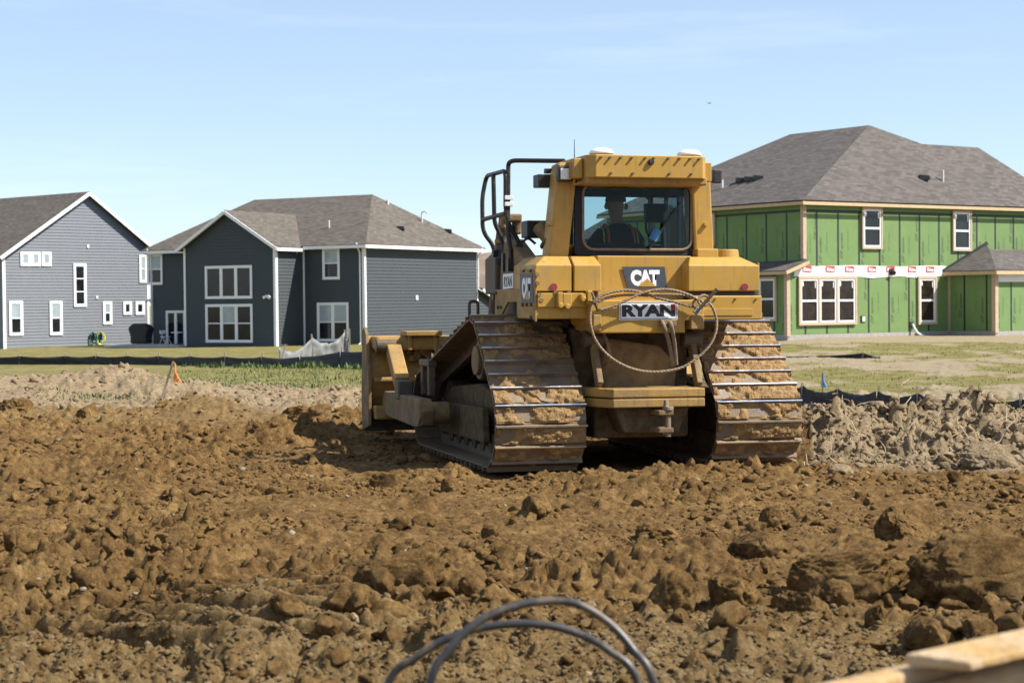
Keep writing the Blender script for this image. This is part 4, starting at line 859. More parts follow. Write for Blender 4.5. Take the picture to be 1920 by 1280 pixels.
def stake(px_, py_, D, h, mat_, label, lean=.0, tri=False):
    p = at_y(px_, py_, D); g_ = gz(p.x, p.y); e = empty('survey_stake', (p.x, p.y, g_)); tag(e, label, 'stake'); q = MB()
    q.bar((-lean, 0, -.1), (0, 0, h), .035, .012, (0, 1, 0)); q.build('lath', m_wood, e)
    q = MB()
    for k in range(3):
        V = [Vector((.01 + .02 * math.sin(j * .9 + k) + (.07 if tri else .05) * (j / 6) * (.4 + .5 * k), -.012 - .006 * k, h - .02 - .055 * j)) for j in range(7)]; q.tube(V, [.007 + .0016 * j for j in range(7)], 5)
    q.build('ribbon', mat_, e)
stake(326, 745, 30.5, .74, m_orange, 'thin survey stake with orange ribbon before the pale mound', lean=.28, tri=True)
stake(1542, 735, 42, .72, m_blue, 'survey stake with blue ribbon in the grass behind the right fence')
ws = []
for i in range(46):
    px_ = random.uniform(330, 700); D = np.interp(px_, [330, 700], [66, 53]) - random.uniform(.4, 1.5); p = at_y(px_, 690, D); ws.append((p.x, p.y, random.uniform(.10, .32), 22, .16))
for i in range(40):
    px_ = random.uniform(60, 690); p = at_y(px_, 720, random.uniform(36, 46)); ws.append((p.x, p.y, random.uniform(.06, .16), 22, .22))
for i in range(12):
    px_ = random.uniform(60, 260); p = at_y(px_, 735, random.uniform(32.5, 34)); ws.append((p.x, p.y, random.uniform(.06, .14), 22, .25))
weeds('weeds', ws, m_leaf, 'green weeds growing along the left silt fence and grass strip')
gv = []
for i in range(2600):
    if random.random() < .55: px_ = random.uniform(330, 700); p = at_y(px_, 700, random.uniform(38, 58))
    else: px_ = random.uniform(1500, 1920); p = at_y(px_, 700, random.uniform(38, 70))
    gv.append((p.x, p.y, random.uniform(.05, .11), 5, .12))
z4 = zones(np.array([g_[0] for g_ in gv]), np.array([g_[1] for g_ in gv]))[1]; gv = [g_ for g_, k in zip(gv, z4) if k > .35]
weeds('grass', gv, M('dry_grass', (.17, .19, .055), .8, var=.35, scale=2), 'short patchy grass beyond the dirt on both sides', 'grass')

# ------------------------------------------------------------------ bulldozer
BD_ = empty('bulldozer'); BD_.matrix_world = DZ_MW
tag(BD_, 'yellow crawler bulldozer seen from behind with wide muddy tracks and glazed cab', 'bulldozer')
DI = DZ_MW.inverted(); LO = DI @ CAM; D3 = DI.to_3x3()
def ly(px_, py_, y_): d = D3 @ ray(px_, py_); return LO + d * ((y_ - LO.y) / d.y)      # photo pixel onto the machine's plane y = const
def lx(px_, py_, x_): d = D3 @ ray(px_, py_); return LO + d * ((x_ - LO.x) / d.x)
def part(mb, name, mat, bevel=.0, parent=None, smooth=False, fix=True):
    o = mb.build(name, mat, parent or BD_, bevel, smooth)
    return fixn(o) if fix else o
# tracks
def hull(pts):
    pts = sorted(pts); lo = []; up = []
    for p in pts:
        while len(lo) > 1 and (lo[-1][0] - lo[-2][0]) * (p[1] - lo[-2][1]) - (lo[-1][1] - lo[-2][1]) * (p[0] - lo[-2][0]) <= 0: lo.pop()
        lo.append(p)
    for p in reversed(pts):
        while len(up) > 1 and (up[-1][0] - up[-2][0]) * (p[1] - up[-2][1]) - (up[-1][1] - up[-2][1]) * (p[0] - up[-2][0]) <= 0: up.pop()
        up.append(p)
    return lo[:-1] + up[:-1]
CIR = [(.52, .46, .41), (1.16, 1.07, .40), (3.52, .46, .41)]
def track_path(extra=0):
    h = hull([(cy + (r_ + extra) * math.cos(t), cz + (r_ + extra) * math.sin(t)) for cy, cz, r_ in CIR for t in np.linspace(0, 2 * math.pi, 160, endpoint=False)])
    P = np.array(h + [h[0]]); seg = np.hypot(*np.diff(P, axis=0).T); cum = np.concatenate([[0], np.cumsum(seg)]); return P, cum
P_, cum = track_path(); NS = int(round(cum[-1] / .186)); pitch = cum[-1] / NS
SW = .46
m_shoe = M('dusty_track_steel', (0.17, 0.13, 0.095), 0.55, 0.35, var=0.3, scale=8, dirt=(0.25, 0.165, 0.085), dirt_amt=0.62, dscale=7, bump=0.2)
def shoe_mesh(seed, clean):
    rng = np.random.default_rng(seed); V = []; Fc = []; I = []
    def bx(a, b, m):
        k = len(V); x0, y0, z0 = a; x1, y1, z1 = b
        V.extend([(x0, y0, z0), (x1, y0, z0), (x1, y1, z0), (x0, y1, z0), (x0, y0, z1), (x1, y0, z1), (x1, y1, z1), (x0, y1, z1)])
        Fc.extend([tuple(k + q for q in f) for f in ((0, 3, 2, 1), (4, 5, 6, 7), (0, 1, 5, 4), (1, 2, 6, 5), (2, 3, 7, 6), (3, 0, 4, 7))]); I.extend([m] * 6)
    bx((-SW, -pitch * .5 + .004, 0), (SW, pitch * .5 - .010, .018), 0)
    # grouser: tapered bar with a polished lip
    k = len(V); y0, y1 = -pitch * .5 + .008, -pitch * .5 + .036
    V.extend([(-SW, y0, .018), (SW, y0, .018), (SW, y1, .018), (-SW, y1, .018), (-SW, y0 + .006, .066), (SW, y0 + .006, .066), (SW, y1 - .008, .066), (-SW, y1 - .008, .066)])
    for f, m in (((4, 5, 6, 7), 1), ((0, 1, 5, 4), 0), ((1, 2, 6, 5), 0), ((2, 3, 7, 6), 0), ((3, 0, 4, 7), 0)): Fc.append(tuple(k + q for q in f)); I.append(m)
    # mud packed between the grousers
    nx, ny = 64, 9; k = len(V); ys = np.linspace(y1 - .004, pitch * .5 + .012, ny); xs = np.linspace(-SW + .006, SW - .006, nx)
    X, Y = np.meshgrid(xs, ys); n = fbm(X * 6 + seed * 5.1, Y * 6, o=3); f2 = fbm(X * 28 + seed, Y * 28, o=3)
    cover = sstep(.36 + .25 * clean, .56 + .25 * clean, n + .10 * (1 - np.abs(X) / SW))
    Zm = .019 + cover * (.014 + .040 * f2); Zm[0] *= .9; Zm[[0, -1], :] = np.minimum(Zm[[0, -1], :], .022 + .02 * cover[[0, -1], :]); Zm = Zm - .009 * (1 - sstep(0, .35, cover))
    V.extend(np.stack([X, Y, Zm], -1).reshape(-1, 3).tolist())
    for j in range(ny - 1):
        for i in range(nx - 1): q = k + j * nx + i; Fc.append((q, q + 1, q + nx + 1, q + nx)); I.append(2)
    me = bpy.data.meshes.new('track_shoe'); me.from_pydata(V, [], Fc)
    for m in (m_shoe, m_shine, m_mud): me.materials.append(m)
    me.polygons.foreach_set('material_index', I); me.update(); return me
shoes = [shoe_mesh(i + 1, c_) for i, c_ in enumerate((0, .1, .25, .0, .6, .15, .9))]
for side in (-1, 1):
    xc = side * 1.143; q = MB(); N = 120
    loop = [(float(np.interp(cum[-1] * i / N, cum, P_[:, 0])), float(np.interp(cum[-1] * i / N, cum, P_[:, 1]))) for i in range(N)]
    for lx0 in (-.15, .15):
        k = len(q.v); q.v += [Vector((xc + lx0 + e, y_, z_)) for (y_, z_) in loop for e in (-.035, .035)]
        cen = Vector((0, 1.9, .6)); inner = []
        for i, (y_, z_) in enumerate(loop):
            a = Vector((0, *loop[i - 1])); b = Vector((0, *loop[(i + 1) % N])); t = (b - a).normalized(); nn = Vector((0, t.z, -t.y)); inner += [Vector((xc + lx0 + e, y_ - nn.y * .11, z_ - nn.z * .11)) for e in (-.035, .035)]
        k2 = len(q.v); q.v += inner
        for i in range(N):
            j = (i + 1) % N
            for f in ((k + 2 * i, k + 2 * i + 1, k + 2 * j + 1, k + 2 * j), (k2 + 2 * i, k2 + 2 * j, k2 + 2 * j + 1, k2 + 2 * i + 1), (k + 2 * i, k + 2 * j, k2 + 2 * j, k2 + 2 * i), (k + 2 * i + 1, k2 + 2 * i + 1, k2 + 2 * j + 1, k + 2 * j + 1)): q.f.append(f); q.i.append(0)
    tk = part(q, 'track', m_steel)
    for i in range(NS):
        d = (i + .35) * pitch; y_ = float(np.interp(d % cum[-1], cum, P_[:, 0])); z_ = float(np.interp(d % cum[-1], cum, P_[:, 1]))
        e = .09; ya, za = [float(np.interp((d - e) % cum[-1], cum, P_[:, j])) for j in (0, 1)]; yb_, zb_ = [float(np.interp((d + e) % cum[-1], cum, P_[:, j])) for j in (0, 1)]
        t = Vector((0, yb_ - ya, zb_ - za)).normalized(); n = Vector((0, t.z, -t.y))
        # hull runs anticlockwise in (y, z): outward normal is (t.z, -t.y)
        Mx = Matrix((n.cross(t) * -1, t, n)).transposed(); 
        if Mx.determinant() < 0: Mx = Matrix((n.cross(t), t, n)).transposed()
        rear = y_ < 1.0
        o = bpy.data.objects.new('track_shoe', shoes[(i * 3 + (side > 0) * 2) % 7] if not (rear and side > 0) else shoes[(i % 2) * 3]); C.objects.link(o); o.parent = tk
        M4 = Mx.to_4x4(); M4.translation = Vector((xc, y_, z_)) + n * .0; o.matrix_local = M4
    q = MB(); q.ext([(.55, .30), (3.5, .30), (3.6, .55), (3.2, .72), (1.9, .80), (1.2, .70), (.6, .66)], 'x', xc - .17, xc + .17); part(q, 'roller_frame', m_mud_d, .03)
    q = MB(); q.cyl((xc - .10, 1.16, 1.07), (xc + .10, 1.16, 1.07), .33, n=28); q.cyl((xc - side * .1, 1.16, 1.07), (xc + side * .36, 1.16, 1.07), .24, .20, 28); part(q, 'final_drive', m_steel, .015)
    q = MB(); q.cyl((xc + side * .36, 1.16, 1.07), (xc + side * .40, 1.16, 1.07), .15, n=24); part(q, 'hub_cover', m_yel_g, .008)
    for cy, cz, r_ in (CIR[0], CIR[2]):
        q = MB(); q.cyl((xc - .12, cy, cz), (xc + .12, cy, cz), r_ - .11, n=32); q.cyl((xc - .2, cy, cz), (xc + .2, cy, cz), .12, n=20); part(q, 'idler', m_mud_d, .01)
    for k in range(7):
        q = MB(); yy = .95 + k * .36; q.cyl((xc - .2, yy, .21), (xc + .2, yy, .21), .105, n=18); part(q, 'track_roller', m_mud_d)
    q = MB(); q.ext([(1.2, .22), (3.3, .22), (3.2, .55), (1.25, .58)], 'x', xc + side * .23, xc + side * .30); part(q, 'roller_guard', m_mud_d, .01)
# hull, rear case, engine
q = MB(); q.ext([(-.62, .48), (.62, .48), (.62, 1.40), (-.62, 1.40)], 'y', .75, 3.9); part(q, 'main_frame', m_mud_d, .03)
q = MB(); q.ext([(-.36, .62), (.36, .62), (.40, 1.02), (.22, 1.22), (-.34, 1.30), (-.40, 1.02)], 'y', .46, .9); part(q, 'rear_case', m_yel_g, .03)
q = MB(); q.ext([(-.5, .30), (.5, .30), (.5, .66), (-.5, .66)], 'y', .40, 1.2); part(q, 'case_bottom', m_mud_d, .03)
q = MB(); q.ext([(1.75, 1.4), (3.85, 1.4), (3.85, 2.02), (1.75, 2.12)], 'x', -.52, .52); part(q, 'engine_hood', m_yel_d, .04)
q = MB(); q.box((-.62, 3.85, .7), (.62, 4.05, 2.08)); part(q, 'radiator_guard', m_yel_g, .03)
# rear boxes over the tracks (fuel tank and tool box), with chamfered tops
def bx_px(x0, y0, x1, y1, Y):     # pixel rectangle on plane y=Y: returns local x0,x1,z0,z1
    a = ly(x0, y1, Y); b = ly(x1, y0, Y); return a.x, b.x, a.z, b.z
yB = .14
xl0, xm, xl1 = ly(1004, 520, yB).x, ly(1074, 520, yB).x, ly(1127, 520, yB).x; zt_, zc, zbm = ly(1070, 480, yB).z, ly(1070, 497, yB).z, ly(1070, 546, yB).z
def tank(name, x0, x1, chl=0, chr_=0, y1=.95, zb_=None):
    zb_ = zb_ or zbm; q = MB(); ins = .10
    lo = [(x0, yB, zb_), (x1, yB, zb_), (x1, y1, zb_), (x0, y1, zb_)]; mi = [(x0, yB, zc), (x1, yB, zc), (x1, y1, zc), (x0, y1, zc)]
    tp_ = [(x0 + chl, yB + .12, zt_), (x1 - chr_, yB + .12, zt_), (x1 - chr_, y1, zt_), (x0 + chl, y1, zt_)]
    q._add([Vector(p) for p in lo + mi + tp_], [(3, 2, 1, 0)] + [(i, (i + 1) % 4, 4 + (i + 1) % 4, 4 + i) for i in range(4)] + [(4 + i, 4 + (i + 1) % 4, 8 + (i + 1) % 4, 8 + i) for i in range(4)] + [(8, 9, 10, 11)])
    return part(q, name, m_yel, .009)
tank('tank_box', xl0, xm - .012, .12, 0); tank('tank_box', xm + .012, xl1, 0, .03)
xr0, xr1 = ly(1291, 515, yB).x, ly(1424, 515, yB).x; tank('tank_box', xr0, xr1, .06, .16)
q = MB(); q.box((xr1 + .003, yB + .05, zbm), (xr1 + .022, .9, zc + .03)); part(q, 'side_plate', m_yel_d, .005)
for x0_, x1_ in ((xl0 + .02, xl1 - .02), (xr0 + .02, xr1 - .03)):
    q = MB(); q.box((x0_, yB + .06, zbm - .25), (x1_, .92, zbm + .05)); part(q, 'gap_filler', m_blk)  # added black filler box, stands in for the dark gap below the tank
for px_ in (1038, 1396):
    p = ly(px_, 538, yB); q = MB(); q.cyl(p + Vector((0, .0, 0)), p + Vector((0, -.012, 0)), .036, n=24); part(q, 'reflector', m_red)
q = MB(); a = ly(1120, 560, .34); b = ly(1296, 480, .34); q.box((a.x, .34, a.z - .06), (b.x, .95, b.z)); ctr = part(q, 'rear_panel', m_yel, .01)
q = MB(); q.box((xl0 + .1, .5, zt_ - .06), (xr1 - .2, 1.0, zt_ - .005)); part(q, 'deck', m_yel_d, .01)
# lower plates and cross beam
a = ly(1297, 600, yB - .02); b = ly(1429, 554, yB - .02); q = MB(); q.box((a.x, yB - .02, a.z), (b.x, .9, b.z)); lp = part(q, 'lower_plate', m_yel, .012)
q = MB(); c_ = ly(1297, 590, yB - .03); d_ = ly(1412, 578, yB - .03); q.box((c_.x, yB - .028, c_.z - .01), (d_.x, yB - .018, d_.z)); part(q, 'step_strip', m_yel, .003)
for px_ in (1340, 1378, 1417):
    p = ly(px_, 561, yB - .02); q = MB(); q.cyl(p, p + Vector((0, -.012, 0)), .011, n=8); part(q, 'bolt', m_steel)
a = ly(1004, 598, yB - .02); b = ly(1110, 548, yB - .02); q = MB(); q.box((a.x, yB - .02, a.z), (b.x, .8, b.z - .005)); part(q, 'lower_plate', m_yel, .012)
q = MB(); a2 = ly(1008, 576, yB - .04); b2 = ly(1105, 549, yB - .04); q.box((a2.x, yB - .045, a2.z), (b2.x, yB - .0205, b2.z)); part(q, 'hinge_plate', m_yel, .006)
for px_, py_, w_, h_ in ((1047, 560, .05, .13), (1060, 562, .09, .13), (1102, 556, .05, .12), (1090, 556, .05, .05)):
    p = ly(px_, py_, yB - .045); q = MB(); q.box((p.x - w_ / 2, p.y - .07, p.z - h_ / 2), (p.x + w_ / 2, p.y, p.z + h_ / 2)); q.cyl((p.x, p.y - .09, p.z - h_ / 2), (p.x, p.y - .02, p.z - h_ / 2), .028, n=10); part(q, 'latch', m_yel, .008)
for px_, py_ in ((1006, 515), (1007, 531), (1010, 552), (1014, 563), (1040, 549), (1066, 549)):
    p = ly(px_, py_, yB - .02); q = MB(); q.cyl(p + Vector((0, .02, 0)), p + Vector((0, -.03, 0)), .022, n=6); part(q, 'bolt', m_yel_g)
yC = .02
a = ly(1107, 625, yC); b = ly(1320, 562, yC); q = MB(); q.ext([(a.x, b.z), (a.x, a.z + .10), (a.x + .10, a.z), (b.x - .20, a.z), (b.x - .20, a.z + .12), (b.x, a.z + .12), (b.x, b.z)], 'y', yC, .7); part(q, 'cross_beam', m_yel, .012)
q = MB(); a = ly(1295, 617, yC - .01); b = ly(1320, 590, yC - .01); q.box((a.x, yC - .02, a.z), (b.x, .6, b.z)); part(q, 'beam_lug', m_yel_d, .008)
q = MB(); a = ly(1112, 620, yC - .01); b = ly(1127, 590, yC - .01); q.box((a.x, yC - .02, a.z), (b.x, .6, b.z)); part(q, 'beam_lug', m_yel_d, .008)
# name plate RYAN
def quad_px(pts, Y): return [ly(x_, y_, Y) for x_, y_ in pts]
def plate(name, pts, Y, mat, parent=None, th=.006):
    v = quad_px(pts, Y); q = MB(); q.prism([p + Vector((0, -th, 0)) for p in v], [p + Vector((0, .0005, 0)) for p in v]); return part(q, name, mat, 0, parent)
pl = plate('name_plate', [(1161, 600), (1270, 599), (1270, 565), (1161, 566)], yC - .004, m_decw)
for quad in (([(1163, 598.6), (1268.5, 597.6), (1268.5, 596.6), (1163, 597.6)]), ([(1163, 568), (1268.5, 567), (1268.5, 566.2), (1163, 567.2)]), ([(1163, 598), (1164, 598), (1164, 567.4), (1163, 567.4)]), ([(1267.6, 597), (1268.5, 597), (1268.5, 567), (1267.6, 567)])): plate('border', quad, yC - .0105, m_deck, pl, .001)
lettering(text_mesh('RYAN', .055, 0, .96), quad_px([(1166, 594), (1266, 593), (1266, 570), (1166, 571)], yC - .0102), m_deck, pl, .001)
lettering(text_mesh('INC', .03), quad_px([(1266.5, 581), (1266.5, 570), (1259.5, 570), (1259.5, 581)], yC - .0114), m_decr, pl, .001)
# CAT decals
def cat_decal(V, parent, push):
    """V maps decal coordinates 0..1 to local points; push = offset vector outward"""
    q = MB(); c_ = [V(0, 1), V(1, 1), V(1.06, 0), V(.14, 0)]; q.prism([p + push for p in c_], [p + push * .02 for p in c_]); d = part(q, 'decal', m_decal)
    lettering(text_mesh('CAT', .07, 0, .93), [V(.22, .12) + push * 1.15, V(.88, .12) + push * 1.15, V(.88, .86) + push * 1.15, V(.18, .86) + push * 1.15], m_decw, d, .0005)
    q = MB(); t3_ = [V(.36, .10), V(.80, .10), V(.59, .46)]; q.prism([p + push * 1.5 for p in t3_], [p + push * 1.05 for p in t3_]); part(q, 'decal_triangle', m_yel, 0, d)
def Vc(u, v): p = ly(1166 + 80 * u, 541 - 41 * v, .33); return p
cat_decal(Vc, ctr, Vector((0, -.005, 0)))
# left side plate with its own decal and arch cut out
xs = xl0 - .015
def sp(px_, py_): p = lx(px_, py_, xs); return (p.y, p.z)
ya, yb2 = lx(1003, 550, xs).y, lx(927, 550, xs).y
prof = [sp(1003, 505), sp(1003, 603), sp(968, 566), sp(952, 566), sp(940, 590), sp(928, 592), sp(928, 543), sp(974, 541), sp(974, 505)]
q = MB(); q.ext(prof, 'x', xs, xs + .02); sp_o = part(q, 'fender_plate', m_yel_d, .004)
def Vs(u, v): p = lx(975 + 24 * u, 567 - 54 * v, xs); return p
cat_decal(Vs, sp_o, Vector((-.005, 0, 0)))
for px_, py_ in ((983, 507), (996, 507), (981, 571), (989, 571), (997, 571), (935, 576), (940, 576), (997, 595), (931, 549)):
    p = lx(px_, py_, xs); q = MB(); q.cyl(p, p + Vector((-.02, 0, 0)), .017, n=8); part(q, 'bolt', m_steel)
xq = xs + .02; v = [lx(x_, y_, xq) for x_, y_ in ((944, 542), (963, 540), (963, 512), (944, 514))]; q = MB(); q.prism([p + Vector((-.006, 0, 0)) for p in v], v); sg = part(q, 'name_plate', m_decw)
lettering(text_mesh('RYAN', .05), [p + Vector((-.006, 0, 0)) for p in [lx(x_, y_, xq) for x_, y_ in ((946, 538), (961, 537), (961, 517), (946, 519))]], m_deck, sg, .001)
v = [lx(x_, y_, xs + .045) for x_, y_ in ((940, 545), (972, 543), (972, 508), (940, 510))]; q = MB(); q.prism(v, [p + Vector((.02, 0, 0)) for p in v]); part(q, 'side_panel', m_yel_g, .004)
q = MB(); q.box((xs + .03, .95, 1.40), (-.60, 3.0, 1.52)); part(q, 'fender', m_steel, .01)
q = MB(); q.box((.60, .95, 1.40), (1.50, 2.8, 1.52)); part(q, 'fender', m_steel, .01)
# drawbar
yD = -.12
a = ly(1150, 765, yD); b = ly(1322, 727, yD); mid = ly(1200, 746.5, yD).z
q = MB(); q.ext([(a.x - .22, .42), (a.x, yD), (b.x, yD), (b.x, .5), (a.x - .22, .5)], 'z', mid + .006, b.z); q.ext([(a.x - .22, .42), (a.x, yD), (b.x, yD), (b.x, .5), (a.x - .22, .5)], 'z', a.z, mid - .006); q.box((a.x + .03, yD + .02, mid - .01), (b.x - .02, .4, mid + .01)); db = part(q, 'drawbar', m_yel_d, .012)
p = ly(1250, 772, yD - .02); q = MB(); q.box((p.x - .11, yD - .10, p.z - .03), (p.x + .045, .2, p.z + .02)); q.box((p.x - .11, yD - .10, p.z - .20), (p.x + .045, .2, p.z - .15)); part(q, 'clevis', m_yel_g, .01)
q = MB(); q.cyl((p.x, yD - .06, p.z - .24), (p.x, yD - .06, p.z + .04), .028, n=14); q.cyl((p.x, yD - .06, p.z + .02), (p.x, yD - .06, p.z + .055), .055, n=14); q.cyl((p.x - .02, yD - .06, p.z + .05), (p.x - .02, yD - .06, p.z + .12), .03, .022, n=12); part(q, 'hitch_pin', m_rope, .004)
q = MB(); q.ext([(-.30, a.z - .26), (.26, a.z - .26), (.38, a.z - .005), (-.40, a.z - .005)], 'y', .05, .75); part(q, 'drawbar_carrier', m_mud_d, .02)
for x0_, x1_ in ((1112, 1124), (1296, 1310)):
    u0 = ly(x0_, 640, .42); u1 = ly(x1_, 722, .10); q = MB(); q.bar(u0, u1, .06, .10, (0, 1, 0)); part(q, 'stay', m_yel_g, .008)
    q = MB(); q.cyl(u0 + Vector((-.10, 0, .02)), u0 + Vector((.10, 0, .02)), .085, n=20); part(q, 'pivot', m_steel, .01)
p = ly(1250, 606, yC - .01); q = MB(); q.box((p.x - .075, yC - .05, p.z - .03), (p.x + .09, yC, p.z + .035)); part(q, 'hose_bracket', m_yel_g, .005)
for x0_, x1_ in ((1240, 1262), (1254, 1268)):
    q = MB(); q.tube(spline([ly(x0_ + 2, 604, yC - .04), ly(x0_ + 5, 612, yC - .09), ly((x0_ + x1_) / 2 + 3, 640, yC - .02), ly(x1_, 683, .10)], 6), .021, 10); part(q, 'hydraulic_hose', m_hose, fix=False)
q = MB(); q.tube(spline([ly(1133, 625, .3), ly(1141, 650, .2), ly(1143, 672, .22), ly(1130, 690, .4)], 6), .016, 8); part(q, 'hydraulic_hose', m_hose, fix=False)
# cab: yellow roll-over frame, roof, glazing
yR = .62
zc0 = zt_ - .02; zc1 = ly(1215, 338, yR).z
def postbar(name, b0, b1, t0, t1, w0, mat=m_yel):
    q = MB(); q.prism([Vector((b0, yR, zc0)), Vector((b0 + w0, yR, zc0)), Vector((b0 + w0, yR + .26, zc0)), Vector((b0, yR + .26, zc0))], [Vector((t0, yR, zc1 + .1)), Vector((t0 + w0, yR, zc1 + .1)), Vector((t0 + w0, yR + .26, zc1 + .1)), Vector((t0, yR + .26, zc1 + .1))]); return part(q, name, mat, .02)
pr0 = ly(1304, 460, yR).x; pr1 = ly(1296, 340, yR).x; pl0 = ly(1023, 470, yR + .1).x; pl1 = ly(1040, 320, yR + .1).x; wpost = .21
postbar('rops_post', pr0, 0, pr1, 0, wpost); postbar('rops_post', pl0, 0, pl1, 0, wpost)
p = ly(1322, 421, yR); q = MB(); q.cyl(p + Vector((.0, 0, 0)), p + Vector((0, -.03, 0)), .025, n=12); q.cyl(p + Vector((0, -.03, 0)), p + Vector((0, -.034, 0)), .015, n=12); part(q, 'post_boss', m_yel)
p = ly(1017, 420, yR + .1); q = MB(); q.cyl(p + Vector((.06, .0, 0)), p + Vector((.06, -.12, 0)), .022, n=12); part(q, 'post_boss', m_yel)
a = ly(1306, 466, yR - .05); q = MB(); q.box((a.x - .01, yR - .10, zt_), (a.x + .22, yR + .35, zt_ + .09)); part(q, 'post_foot', m_yel, .01)
a = ly(1345, 468, yR); q = MB(); q.cyl((a.x + .14, yR + .15, zt_), (a.x + .14, yR + .15, zt_ + .09), .15, .14, 24); part(q, 'filler_cap', m_yel, .008)
# roof with the rear box
yRB = .26
xa, xb, za_, zb_r = *[ly(px_, 310, yRB).x for px_ in (1108, 1327)], ly(1215, 334, yRB).z, ly(1215, 291, yRB).z
q = MB(); q.ext([(xa + .05, yRB), (xb - .05, yRB), (xb, yRB + .06), (xb, .9), (xa - .03, .9), (xa - .03, yRB + .08)], 'z', za_, zb_r); rb_o = part(q, 'roof_box', m_yel, .01)
q = MB(); q.box((xa - .03, yRB + .06, za_ - .06), (xb + .02, 1.0, za_ + .02)); part(q, 'roof_plate', m_yel_d, .015)
q = MB(); q.ext([(pl1 - .02, yR - .05), (pl1 + .36, yR - .05), (pl1 + .8, 2.1), (pl1 + .5, 2.1), (pl1 + .03, .95)], 'z', za_, zb_r - .06); part(q, 'roof_side', m_yel_d, .03)
a = ly(1087, 310, yRB + .1); q = MB(); q.box((a.x - .05, yRB + .15, za_ + .0), (xa - .035, .9, zb_r - .03)); part(q, 'roof_corner', m_yel, .01)
q = MB(); q.box((xb + .01, yRB + .12, za_ - .02), (xb + .09, 1.0, zb_r - .05)); part(q, 'roof_side', m_yel, .01)
q = MB(); q.ext([(xa, .9), (xb, .9), (xb - .35, 2.1), (xa + .35, 2.1)], 'z', za_, zb_r - .05); part(q, 'cab_roof', m_yel_d, .03)
for i, px_ in enumerate((1126, 1143, 1163, 1184, 1209, 1225, 1252, 1273, 1293, 1310)):
    p = ly(px_, 295.5 + (px_ - 1126) * .018, yRB); q = MB(); q.cyl(p + Vector((0, .01, 0)), p + Vector((0, -.026, 0)), .012, n=8); part(q, 'bolt', m_steel)
for px_ in (1145, 1186, 1254, 1295):
    p = ly(px_, 325 + (px_ - 1126) * .012, yRB); q = MB(); q.cyl(p + Vector((0, .01, 0)), p + Vector((0, -.026, 0)), .012, n=8); part(q, 'bolt', m_steel)
p = ly(1220, 304, yRB); q = MB(); q.cyl(p, p + Vector((0, -.02, 0)), .032, n=20); q.cyl(p + Vector((0, -.02, 0)), p + Vector((0, -.03, 0)), .022, n=16); part(q, 'rear_camera', m_blk)
for px_ in (1128, 1292):
    p = ly(px_, 290, .42); zz = zb_r; q = MB(); q.cyl((p.x, .42, zz - .005), (p.x, .42, zz + .015), .115, .115, 28); q.build('dome_base', m_yel, BD_)
    q = MB(); q.tube([(p.x, .42, zz + .015), (p.x, .42, zz + .035), (p.x, .42, zz + .060), (p.x, .42, zz + .075)], [.125, .122, .095, .05], 28); part(q, 'antenna_dome', m_white, smooth=True, fix=False)
p = ly(1077, 298, .9); q = MB(); q.cyl((p.x, .9, zb_r - .05), (p.x, .9, zb_r + .20), .006, .003, 6); part(q, 'whip_antenna', m_blk)
p = ly(1057, 327, .60); q = MB(); q.box((p.x - .075, .53, p.z - .075), (p.x + .075, .62, p.z + .075)); wl_ = part(q, 'work_light', m_blk, .01); q = MB(); q.box((p.x - .055, .522, p.z - .055), (p.x + .055, .5295, p.z + .055)); part(q, 'lens', m_lamp, .004, wl_)
p = ly(1022, 340, .95); q = MB(); q.box((p.x - .10, .85, p.z - .065), (p.x + .06, 1.05, p.z + .065)); part(q, 'side_mirror', m_blk, .008); q = MB(); q.box((p.x - .0, .93, p.z + .08), (p.x + .15, 1.0, p.z + .13)); part(q, 'mirror_bracket', m_blk, .005)
p = ly(1335, 330, .8); q = MB(); q.box((p.x - .02, .7, p.z - .08), (p.x + .07, .78, p.z + .06)); part(q, 'work_light', m_blk, .01)
q = MB(); q.cyl(ly(1077, 305, .5), ly(1077, 335, .5), .055, n=14); q.tube(spline([ly(1078, 335, .5), ly(1076, 345, .5), ly(1090, 342, .45), ly(1105, 333, .4)], 5), .013, 8); part(q, 'washer_bottle', m_yel_d, .01, fix=False)
# rear glass wall
yG = .66
gx0, gx1, gz0, gz1 = ly(1078, 478, yG).x, ly(1304, 478, yG).x, ly(1190, 479, yG).z, ly(1190, 336, yG).z
wx0, wx1, wz0, wz1 = ly(1093, 405, yG).x, ly(1296, 405, yG).x, ly(1190, 468, yG).z, ly(1190, 344, yG).z
def rrect(x0, x1, z0, z1, r_, n=6):
    out = []
    for cx, cz, a0 in ((x1 - r_, z1 - r_, 0), (x0 + r_, z1 - r_, 90), (x0 + r_, z0 + r_, 180), (x1 - r_, z0 + r_, 270)):
        for i in range(n + 1): t = R(a0 + 90 * i / n); out.append((cx + r_ * math.cos(t), cz + r_ * math.sin(t)))
    return out
q = MB(); inn = rrect(wx0 + .01, wx1 - .01, wz0 + .01, wz1 - .01, .10); m_ = len(inn)
oc = []
for (x_, z_) in inn:      # matching outer loop on the rectangle
    u = (x_ - (wx0 + wx1) / 2) / ((wx1 - wx0) / 2); v_ = (z_ - (wz0 + wz1) / 2) / ((wz1 - wz0) / 2); k_ = max(abs(u), abs(v_)); u, v_ = u / k_, v_ / k_; oc.append(((gx0 + gx1) / 2 + u * (gx1 - gx0) / 2, (gz0 + gz1) / 2 + v_ * (gz1 - gz0) / 2))
vv = [Vector((x_, y_, z_)) for y_ in (yG, yG + .04) for lp_ in (inn, oc) for (x_, z_) in lp_]
ff = [];
